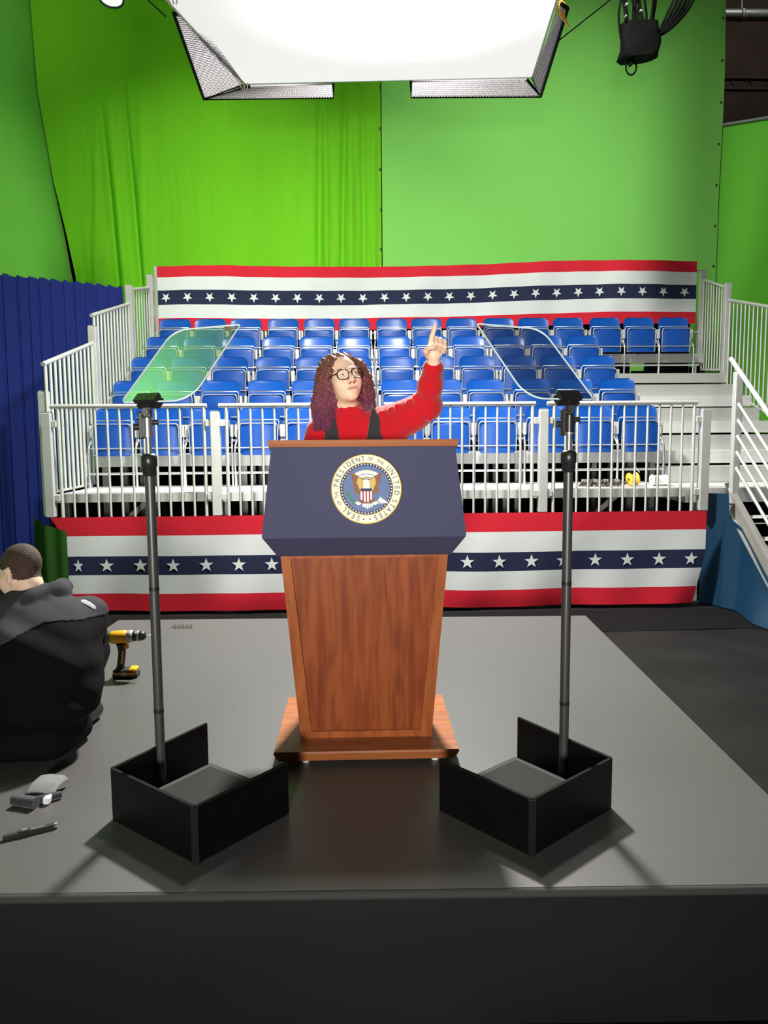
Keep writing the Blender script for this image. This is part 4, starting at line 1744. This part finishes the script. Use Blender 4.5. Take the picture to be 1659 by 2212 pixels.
for s in (-1, 1):
    fd.ell((-.035 + s * .07, 3.41, 1.135), (.062, .055, .062), None, .04)
    hx = -.035 + s * .085
    fd.chain([(hx, 3.51, .84), (hx + s * .01, 3.50, .47), (hx + s * .012, 3.555, .09)], [.088, .056, .040], .03)
    fd.chain([(hx + s * .012, 3.56, .07), (hx + s * .02, 3.49, .035)], [.042, .030], .02)
SL_, EL, WR = (.105, 3.45, 1.300), (.285, 3.285, 1.372), (.300, 3.14, 1.535)
fd.chain([SL_, EL, WR], [.048, .038, .026], .02)
SR, ER, WR2 = (-.180, 3.50, 1.258), (-.275, 3.46, 1.02), (-.19, 3.325, 1.11)
fd.chain([SR, ER, WR2], [.046, .038, .026], .02)


def hand_up(fd):
    fd.cone(WR, (.300, 3.122, 1.565), .025, .026, .012)
    fd.ell((.304, 3.116, 1.588), (.037, .017, .036), basis((0, -1, -.12), 0), .014)
    fd.chain([(.286, 3.112, 1.612), (.2905, 3.100, 1.640), (.297, 3.092, 1.662), (.303, 3.087, 1.680)], [.0105, .0098, .009, .0078], .005)
    for i, (dx, dz, r) in enumerate(((.0, .0, .0102), (.0185, -.005, .0098), (.035, -.013, .0088))):
        x = .304 + dx
        fd.chain([(x, 3.112, 1.617 + dz), (x + .001, 3.080, 1.628 + dz), (x, 3.066, 1.606 + dz), (x - .002, 3.088, 1.588 + dz)], [r * 1.05, r, r * .95, r * .85], .003)
    fd.chain([(.276, 3.116, 1.566), (.266, 3.090, 1.580), (.276, 3.072, 1.592), (.292, 3.062, 1.590)], [.014, .0115, .0105, .0085], .006)


def hand_rest(fd, w, d):
    # relaxed hand closed on the edge of the desk
    w = np.array(w)
    d = np.array(d) / np.linalg.norm(d)
    c = w + d * .05
    fd.cone(w, c, .024, .030, .015)
    side = np.cross(d, (0, 0, 1.0))
    side /= np.linalg.norm(side)
    for i in range(4):
        b0 = c + side * (.026 - .0175 * i) + d * .012
        ln = (.030, .034, .032, .025)[i]
        r = (.0095, .010, .0095, .0082)[i]
        fd.chain([b0, b0 + d * ln + np.array((0, 0, .006)), b0 + d * (ln + .016) + np.array((0, 0, -.018)), b0 + d * (ln + .002) + np.array((0, 0, -.034))], [r, r, r * .9, r * .8], .003)
    fd.chain([c + side * .03 - d * .02, c + side * .050 + d * .012, c + side * .044 + d * .036 - np.array((0, 0, .01))], [.013, .011, .0085], .005)


hand_up(fd)
hand_rest(fd, WR2, (.25, -.5, .42))


def face_paint(R, c, sc):
    def f(P):
        q = ((P - np.array(c)) @ R) / sc
        x, y, z = q[:, 0], q[:, 1], q[:, 2]
        m = np.zeros(len(P))
        lip = (np.abs(x) < .0245 - .15 * np.abs(z + .0635)) & (z > -.0715 + .14 * np.abs(x)) & (z < -.0570 - .16 * np.abs(x)) & (y > .06)
        br = (np.abs(x) > .012) & (np.abs(x) < .046) & (np.abs(z - (.026 - .10 * (np.abs(x) - .028) ** 2 / .02)) < .0035) & (y > .045)
        no = ((np.abs(np.abs(x) - .0095) < .0042) & (z < -.039) & (z > -.0465) & (y > .083))
        m[lip] = 1
        m[br] = 2
        m[no] = 2
        return m
    return f


field_obj(fd, 'body', ('skin', 'lips', 'brow'), pw, face_paint(HR, HC, .97))
# eyes
for s in (-1, 1):
    e = HT((s * .031, .0705, -.001))
    b = MB()
    b.ball(e, (.0135, .0125, .0072), 14, 10, 0, Matrix(HR.tolist()))
    b.ball(HT((s * .031 + .0035, .0785, .0008)), (.0052, .0050, .0052), 10, 8, 1)
    b.build('eye', ('eye_white', 'iris'), pw)
# sweater
fd = Field(gx, gy, gz)
fd.cone((-.168, 3.50, 1.268), (.095, 3.455, 1.302), .060, .064, .05)
fd.ell((-.035, 3.492, 1.14), (.176, .124, .20), None, .05)
fd.ell((-.035, 3.50, .93), (.182, .130, .15), None, .08)
for s in (-1, 1):
    fd.ell((-.035 + s * .07, 3.405, 1.13), (.066, .060, .066), None, .05)
fd.cone((-.052, 3.497, 1.285), (-.045, 3.485, 1.352), .086, .064, .03)
for i, z in enumerate((1.318, 1.338, 1.356)):
    for a in range(12):
        t0, t1 = 2 * PI * a / 12, 2 * PI * (a + 1) / 12
        cx, cy, r = -.050 + .002 * i, 3.489 - .003 * i, .070 - .003 * i
        tz = lambda t: z + .012 * math.cos(t + 2.2) * (-1 if i == 1 else 1)
        fd.cone((cx + r * math.cos(t0), cy + r * .93 * math.sin(t0), tz(t0)), (cx + r * math.cos(t1), cy + r * .93 * math.sin(t1), tz(t1)), .012, .012, .006)
fd.ell(HT((0, -.02, -.10)), (.054, .054, .055), None, .008, True)
fd.chain([SL_, EL], [.074, .058], .03)
fd.chain([(.085, 3.455, 1.215), (.225, 3.33, 1.325), EL], [.075, .056, .056], .04)
we = (.3005, 3.155, 1.518)
fd.chain([EL, (.294, 3.21, 1.455), we], [.058, .050, .039], .02)
fd.cone(vl(EL, we, .90), we, .042, .042, .006)
for i, (t, e) in enumerate(((.12, .0), (.30, .01), (.5, .0), (.72, .01), (.95, -.01))):      # sleeve folds
    c = vl(SL_, EL, t)
    fd.cone((c[0] - .035 + e, c[1] - .058, c[2] + .036), (c[0] + .02, c[1] - .050, c[2] - .055), .010, .007, .018)
fd.chain([SR, ER, (-.213, 3.365, 1.08)], [.062, .054, .042], .03)
field_obj(fd, 'sweater', 'sweater', pw)
# vest over the sweater
fd = Field(gx, gy, gz)
fd.chain([(.03, 3.455, 1.20), (.10, 3.452, 1.235), (.10, 3.452, 1.30)], [.090, .088, .084], .04)
fd.cone((-.150, 3.50, 1.268), (.080, 3.458, 1.300), .070, .074, .05)
fd.ell((-.035, 3.492, 1.14), (.188, .136, .20), None, .05)
fd.ell((-.035, 3.50, .93), (.194, .142, .16), None, .08)
for s in (-1, 1):
    fd.ell((-.035 + s * .07, 3.400, 1.13), (.068, .066, .068), None, .05)
X, Y, Z = np.meshgrid(*fd.a, indexing='ij', sparse=True)
half = np.where(Z < 1.235, .060 - np.clip(1.235 - Z, 0, .075) ** 2 * 10.6, .060 + (Z - 1.235) * .16)
scoop = np.where(Z > 1.16, half - np.abs(X + .030), -1.0)
fd.F = np.maximum(fd.F, scoop.astype(np.float32))
right = np.where(Z > 1.20, X - (.150 - (Z - 1.20) * .50), X - .175)
left = np.where(Z > 1.20, -(X + .160 - (Z - 1.20) * .10), -(X + .19))
fd.F = np.maximum(fd.F, np.maximum(right, left).astype(np.float32) + 0 * Y)
fd.F = np.maximum(fd.F, (.80 - Z).astype(np.float32) + 0 * X + 0 * Y)
field_obj(fd, 'vest', 'vest', pw)
fd = Field(ax(-.3, .25, .012), ax(3.25, 3.75, .012), ax(-.02, 1.0, .012))
for s in (-1, 1):
    hx = -.035 + s * .085
    fd.chain([(hx, 3.51, .86), (hx + s * .01, 3.50, .47), (hx + s * .012, 3.565, .10)], [.108, .075, .062], .04)
fd.ell((-.035, 3.505, .87), (.175, .128, .11), None, .04)
field_obj(fd, 'trousers', 'trouser', pw)
for s in (-1, 1):
    hx = -.035 + s * .097
    fd = Field(ax(hx - .08, hx + .08, .008), ax(3.40, 3.70, .008), ax(-.008, .16, .008))
    fd.chain([(hx, 3.60, .052), (hx + s * .006, 3.53, .042), (hx + s * .01, 3.465, .036)], [.048, .044, .036], .02)
    fd.cone((hx, 3.585, .06), (hx, 3.575, .11), .046, .046, .02)
    _, (qx, qy, qz) = fd.win((-9, -9, -9), (9, 9, 9))
    fd.F = np.maximum(fd.F, (.002 - qz) + 0 * qx + 0 * qy)
    field_obj(fd, 'shoe', 'shoe', pw)
# hair
fd = Field(ax(-.24, .10, .004), ax(3.30, 3.66, .004), ax(1.22, 1.66, .004))
hell = lambda p, r, k=.02, sub=False: fd.ell(HT(p), r, HR, k, sub)
hell((0, -.026, .034), (.084, .100, .089), .02)
hell((-.012, -.055, -.02), (.090, .075, .11), .04)
fd.chain([(-.140, 3.475, 1.555), (-.150, 3.46, 1.47), (-.162, 3.455, 1.39), (-.150, 3.45, 1.30)], [.034, .042, .048, .040], .03)
fd.chain([(.000, 3.485, 1.565), (.030, 3.480, 1.50), (.042, 3.475, 1.43), (.040, 3.460, 1.365)], [.026, .026, .024, .024], .02)
fd.cone((-.06, 3.545, 1.45), (-.07, 3.575, 1.33), .09, .08, .04)
hell((.004, .094, -.008), (.0675, .088, .108), .012, True)
hell((.0, .05, -.10), (.052, .07, .07), .012, True)
sl, (X, Y, Z) = fd.win((-9, -9, -9), (9, 9, 9))
fd.F += (.0028 * np.sin(X * 150 + 5 * np.sin(Z * 48 + Y * 20)) * np.cos(Y * 120 + 3 * np.sin(Z * 60)) + .0025 * np.sin(X * 260 + Z * 90 + 3 * np.sin(Z * 110)) + .003 * np.sin(Z * 210 + X * 130)).astype(np.float32)
hair = field_obj(fd, 'hair', 'hair', pw, relax=0)
b = MB()
RH = random.Random(11)
for i in range(460):
    # curls from the parting down both sides
    side = -1 if i % 9 < 6 else 1
    t0 = RH.uniform(-.9, .55)
    root = HT((side * RH.uniform(.010, .055), RH.uniform(-.08, .022), .112 + RH.uniform(-.012, .002)))
    o1, o2, j1 = RH.uniform(-1, 1), RH.uniform(-.35, 1), lambda: RH.uniform(-.006, .006)
    if side < 0:
        q2 = -math.sqrt(max(0, 1 - o1 * o1)) * RH.uniform(.75, 1.0)
        ends = [(-.136 + .026 * o1 + j1(), 3.475 + .042 * q2, 1.55), (-.150 + .040 * o1 + j1(), 3.460 + .050 * q2, 1.46),
                (-.162 + .046 * o1 + j1(), 3.455 + .055 * q2, 1.38), (-.155 + .046 * o1 + 1.5 * j1(), 3.450 + .050 * q2, RH.uniform(1.265, 1.34))]
    else:
        ends = [(.004 + .012 * o1 + j1(), 3.47 + .05 * o2, 1.560), (.036 + .014 * o1 + j1(), 3.465 + .06 * o2, 1.50),
                (.047 + .018 * o1 + j1(), 3.455 + .06 * o2, 1.43), (.046 + .024 * o1 + j1(), 3.445 + .06 * o2, RH.uniform(1.345, 1.40))]
    P = smooth_path([tuple(root)] + ends, 7)
    ph, am = RH.uniform(0, 6), RH.uniform(.002, .0055)
    Q = []
    for j, p in enumerate(P):
        g = min(1, j / 8)
        Q.append(p + Vector((am * g * math.sin(j * .9 + ph), am * g * math.cos(j * .9 + ph), 0)))
    b.tube(Q, [.0017 * (1 - .6 * j / len(Q)) + .0005 for j in range(len(Q))], 3)
b.build('curls', 'hair', hair)
# glasses
b = MB()
ring = lambda s: [HT((s * .0335 + .0265 * math.copysign(abs(math.cos(a)) ** .8, math.cos(a)), .0985 - .010 * abs(math.cos(a)) * (1 if s * math.cos(a) > 0 else .0), -.002 + .0215 * math.copysign(abs(math.sin(a)) ** .85, math.sin(a)) + (.002 if math.sin(a) > 0 else 0)))
                  for a in [2 * PI * i / 28 for i in range(28)]]
for s in (-1, 1):
    b.tube(ring(s), .0024, 6, closed=True)
    b.tube([HT((s * .060, .090, .008)), HT((s * .072, .060, .008)), HT((s * .078, .0, .004)), HT((s * .076, -.02, -.008))], .0024, 6)
b.tube([HT((-.008, .1, .004)), HT((0, .104, .007)), HT((.008, .1, .004))], .0024, 6)
gl = b.build('glasses', 'glasses', pw)
for s in (-1, 1):
    b = MB()
    R_ = ring(s)
    b.add(R_, [tuple(range(28))])
    b.build('lens', 'lens', gl)

# ---- the man crouching at the left edge of the stage
pm = thing('person', (-1.36, 3.1, 0), 'man in black hooded jacket crouching with his back turned at the left edge of stage', 'person')
mx, my, mz = ax(-1.86, -.98, .0052), ax(2.72, 3.86, .0056), ax(-.02, .88, .0050)
MC = (-1.440, 3.25, .682)
MR = basis((-.84, .40, -.36), math.radians(4))
fd = Field(mx, my, mz)
MT = head(fd, MC, MR, 1.0)
fd.cone(MT((0, -.03, -.06)), (-1.385, 3.25, .48), .058, .060, .03)
fd.ell((-1.36, 3.20, .38), (.18, .12, .15), None, .05)
fd.ell((-1.36, 3.10, .22), (.19, .16, .17), None, .06)
for s, sh, el, wr in ((1, (-1.19, 3.30, .48), (-1.255, 3.49, .32), (-1.46, 3.63, .22)), (-1, (-1.56, 3.12, .53), (-1.70, 3.36, .32), (-1.62, 3.60, .20))):
    fd.chain([sh, el, wr], [.055, .044, .028], .02)
    hand_d = (-.5, .5, -.25) if s > 0 else (.3, .6, -.25)
    hand_rest(fd, wr, hand_d)
for s in (-1, 1):
    hx = -1.36 + s * .10
    kn = (-1.36 + s * .15 - .03, 3.46, .28)
    fd.chain([(hx, 3.10, .14), kn, (hx + s * .03, 3.16, .075)], [.085, .060, .045], .02)
    fd.cone((hx + s * .03, 3.14, .05), (hx + s * .06, 3.36, .04), .038, .03, .02)


def man_paint(P):
    q = (P - np.array(MC)) @ MR
    x, y, z = q[:, 0], q[:, 1], q[:, 2]
    m = np.zeros(len(P))
    nape = -.045 + .03 * np.clip((y + .06) / .08, 0, 1)
    h = (z > nape) & (z > .055 - 1.2 * np.clip(.048 - y, -1, .12)) & ~((np.abs(x) > .066) & (z < .022) & (y > -.03))
    m[h] = 1
    return m


field_obj(fd, 'body', ('skin', 'man_hair'), pm, man_paint)
fd = Field(mx, my, mz)
fd.ell((-1.330, 3.085, .30), (.268, .205, .215), None, .05)
fd.ell((-1.340, 3.195, .43), (.240, .165, .165), None, .07)
fd.cone((-1.185, 3.28, .470), (-1.57, 3.12, .515), .082, .085, .06)
fd.chain([(-1.185, 3.30, .47), (-1.250, 3.48, .33), (-1.42, 3.60, .235)], [.080, .072, .052], .04)
fd.chain([(-1.575, 3.12, .52), (-1.70, 3.36, .33), (-1.65, 3.55, .22)], [.080, .070, .050], .04)
fd.ell((-1.29, 3.03, .20), (.230, .18, .12), None, .05)
fd.cone((-1.40, 3.235, .50), (-1.385, 3.235, .555), .105, .092, .03)
fd.chain([(-1.455, 3.20, .565), (-1.36, 3.165, .580), (-1.285, 3.24, .600), (-1.30, 3.33, .60)], [.034, .042, .044, .036], .02)
fd.chain([(-1.40, 3.14, .550), (-1.30, 3.18, .560), (-1.272, 3.28, .580)], [.030, .036, .030], .012)
fd.ell(MT((0, .02, .01)), (.070, .085, .085), MR, .012, True)
sl, (X, Y, Z) = fd.win((-9, -9, -9), (9, 9, 9))
fd.F += (.004 * np.sin(X * 22 + Z * 31 + 2 * np.sin(Y * 17)) + .0025 * np.sin(Z * 70 + X * 30)).astype(np.float32)
fd.F = np.maximum(fd.F, (.088 + .35 * (np.clip(X + 1.45, -.2, .3)) ** 2 - Z).astype(np.float32) + 0 * Y)


JF = fd.F.copy()
jk = field_obj(fd, 'hooded_jacket', 'jacket', pm)
# lighter shoulder yoke and hood as a thin panel over the back
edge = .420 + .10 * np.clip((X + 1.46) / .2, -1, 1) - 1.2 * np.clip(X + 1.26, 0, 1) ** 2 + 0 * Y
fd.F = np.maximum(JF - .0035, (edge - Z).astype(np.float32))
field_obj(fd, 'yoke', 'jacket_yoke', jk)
b = MB()
b.tube(smooth_path([(-1.180, 3.216, .566), (-1.150, 3.222, .550), (-1.127, 3.232, .525)], 4), [.004] + [.010] * 7 + [.004], 6)
b.build('shoulder_stripe', 'seal_white', jk)
fd = Field(ax(-1.75, -1.0, .009), ax(2.76, 3.7, .009), ax(-.009, .45, .009))
for s in (-1, 1):
    hx = -1.36 + s * .10
    kn = (-1.36 + s * .15 - .03, 3.46, .28)
    fd.chain([(hx, 3.06, .115), kn, (hx + s * .03, 3.16, .075)], [.105, .078, .062], .04)
fd.ell((-1.37, 3.03, .075), (.235, .17, .085), None, .04)
fd.cone((-1.52, 2.94, .06), (-1.24, 2.95, .06), .068, .068, .05)
fd.cone((-1.24, 2.95, .06), (-1.19, 3.12, .06), .066, .066, .04)
sl, (X, Y, Z) = fd.win((-9, -9, -9), (9, 9, 9))
fd.F = np.maximum(fd.F, (.003 - Z).astype(np.float32) + 0 * X + 0 * Y)
field_obj(fd, 'trousers', 'trouser', pm)
for s in (-1, 1):
    hx = -1.36 + s * .10
    fd = Field(ax(hx + s * .08 - .1, hx + s * .08 + .1, .008), ax(3.04, 3.48, .008), ax(-.008, .14, .008))
    fd.chain([(hx + s * .03, 3.12, .05), (hx + s * .06, 3.36, .042)], [.05, .042], .02)
    sl, (X, Y, Z) = fd.win((-9, -9, -9), (9, 9, 9))
    fd.F = np.maximum(fd.F, (.003 - Z).astype(np.float32) + 0 * X + 0 * Y)
    field_obj(fd, 'shoe', 'shoe', pm)

# ------------------------------------------------------------------ things on the stage and the deck
dr = thing('power_drill', (-1.245, 3.95, 0), 'yellow and black cordless drill standing on its battery beside the crouching man', 'drill')
dx, dy = -1.245, 3.95
b = MB()
b.box(dx - .052, dx + .075, dy - .036, dy + .036, .0, .030, 0, .006)
b.box(dx - .050, dx + .060, dy - .034, dy + .034, .028, .045, 0, .006)
bt = b.build('battery', 'drill_black', dr)
b = MB()
b.box(dx - .046, dx + .066, dy - .038, dy + .038, .014, .034, 0, .006)
b.box(dx + .030, dx + .070, dy - .034, dy + .034, .030, .052, 0, .006)
b.build('battery_trim', 'drill_yellow', bt)
b = MB()
b.box(dx - .005, dx + .022, dy - .0388, dy - .037, .016, .032)
b.build('gauge', 'grey_plastic', bt)
b = MB()
b.tube(smooth_path([(dx - .018, dy, .04), (dx - .012, dy, .085), (dx - .006, dy, .13), (dx - .008, dy, .178)], 5), [.026, .024] + [.0195] * 10 + [.021] * 2 + [.024, .027], 14)
hd = b.build('handle', 'drill_black', dr)
b = MB()
b.tube(smooth_path([(dx - .006, dy - .019, .075), (dx - .001, dy - .0195, .11), (dx + .004, dy - .019, .145)], 4), .005, 6)
b.build('grip_stripe', 'drill_yellow', hd)
b = MB()
b.box(dx + .006, dx + .030, dy - .012, dy + .012, .150, .176, 0, .005)
b.build('trigger', 'drill_yellow', dr)
A_ = Vector((1, 0, .05)).normalized()
c0 = Vector((dx - .062, dy, .210))
b = MB()
b.lathe([(.0, 0), (.026, .0), (.034, .008), (.035, .045), (.034, .085), (.030, .090), (.0, .09)], c0, A_, 18)
b.build('motor_housing', 'drill_yellow', dr)
b = MB()
b.lathe([(.0, -.008), (.022, -.008), (.029, .0), (.029, .004), (.0, .004)], c0, A_, 18)
b.build('end_cap', 'drill_black', dr)
b = MB()
b.lathe([(.030, .088), (.033, .090), (.033, .110), (.029, .118), (.0, .118)], c0, A_, 18)
b.build('gear_case', 'grey_plastic', dr)
b = MB()
b.lathe([(.024, .118), (.027, .120), (.027, .138), (.022, .140), (.022, .143), (.025, .145), (.024, .172), (.013, .184), (.0, .184)], c0, A_, 18)
b.build('chuck', 'drill_black', dr)
b = MB()
b.lathe([(.0275, .139), (.028, .140), (.028, .151), (.0275, .152)], c0, A_, 18)
b.build('torque_ring', 'grey_plastic', dr)
b = MB()
b.lathe([(.0045, .183), (.0045, .218), (.003, .222), (.0, .222)], c0, A_, 10)
b.build('bit', 'silver', dr)

t = thing('folded_pouch', (-1.13, 2.62, 0), 'grey folded fabric roll lying on the stage near the lower left corner', 'pouch')
b = MB()
top = lambda u, v: (lerp(-1.172, -1.075, u) + .012 * v, lerp(2.575, 2.685, v) + .01 * u, .016 + .026 * min(1, v * 2.2) ** .6 + .004 * math.sin(u * 5) - .020 * max(0, u - .85) * 6 * v)
b.grid(top, 14, 12)
b.build('flap', 'grey_cloth', t, .004)
b = MB()
b.tube([(-1.198, 2.555, .020), (-1.11, 2.528, .019)], [.019, .021], 14)
b.tube([(-1.125, 2.55, .016), (-1.055, 2.60, .013)], [.014, .012], 12)
b.build('roll', 'vest', t)
b = MB()
b.box(-1.098, -1.075, 2.545, 2.585, .002, .026, 0, .004)
b.build('white_lining', 'seal_white', t)
t = thing('folding_tool', (-1.06, 2.355, 0), 'small black and silver pocket tool lying on the stage at lower left', 'tool')
p, q = Vector((-1.128, 2.318, .009)), Vector((-.993, 2.392, .009))
b = MB()
b.bar(p, q, .016, .014)
b.bar(p.lerp(q, .3) + Vector((0, 0, .008)), p.lerp(q, .5) + Vector((0, 0, .008)), .017, .006)
b.build('body', 'drill_black', t)
b = MB()
b.bar(p.lerp(q, .35) + Vector((0, 0, .0115)), p.lerp(q, .46) + Vector((0, 0, .0115)), .010, .004)
b.bar(p.lerp(q, .52) + Vector((0, 0, .0075)), p.lerp(q, .80) + Vector((0, 0, .0075)), .005, .003)
b.cyl(q - (q - p) * .03, q + (q - p) * .03, .009, 12)
b.build('clip', 'silver', t)
t = thing('wire_offcut', (-1.19, 4.97, 0), 'tiny tangle of dark wire on the far edge of the stage', 'wire')
b = MB()
for i in range(5):
    x = -1.24 + i * .026
    b.tube(smooth_path([(x, 4.96, .004), (x + .012, 4.99, .014), (x + .028, 4.95, .006), (x + .02, 4.94, .004)], 4), .0035, 5)
b.build('strands', 'strap_brown', t)
z1 = DZ[0]
t = thing('paper_roll', (3.02, 7.72, z1), 'short white paper roll on the lowest deck beside the yellow spool', 'roll')
b = MB()
b.lathe([(.02, 0), (.058, 0), (.058, .012), (.052, .014), (.052, .15), (.056, .152), (.056, .16), (.02, .16), (.02, 0)], (2.96, 7.72, z1 + .058), (1, .1, 0), 20)
b.build('core', 'paper_white', t)
t = thing('cable_spool', (2.76, 7.72, z1), 'yellow spool on the lowest deck behind the front guard rail', 'spool')
b = MB()
b.lathe([(.015, 0), (.065, 0), (.068, .01), (.045, .02), (.045, .07), (.068, .08), (.065, .09), (.015, .09)], (2.72, 7.70, z1 + .068), (1, .2, .1), 20)
b.build('drum', 'spool_yellow', t)
b = MB()
b.tube(smooth_path([(2.77, 7.70, z1 + .13), (2.78, 7.69, z1 + .20), (2.80, 7.70, z1 + .17), (2.83, 7.70, z1 + .14)], 4), .005, 5)
b.build('loose_end', 'paper_white', t)
t = thing('strap_coil', (2.40, 7.72, z1), 'heap of dark brown straps on the lowest deck left of yellow spool', 'strap')
b = MB()
RS_ = random.Random(3)
for i in range(13):
    x = 2.20 + i * .033
    b.tube(smooth_path([(x, 7.66 + RS_.uniform(-.03, .03), z1 + .012), (x + .06, 7.70, z1 + .03 + RS_.uniform(0, .045)), (x + .11, 7.76, z1 + .02 + RS_.uniform(0, .03)), (x + .05, 7.80, z1 + .012)], 4), .011, 5)
b.build('webbing', 'strap_brown', t)
for i in range(4):
    x = 2.24 + i * .11
    b = MB()
    b.box(x, x + .05, 7.68, 7.72, z1 + .045, z1 + .075, 0, .004)
    b.build('buckle', 'silver', t)
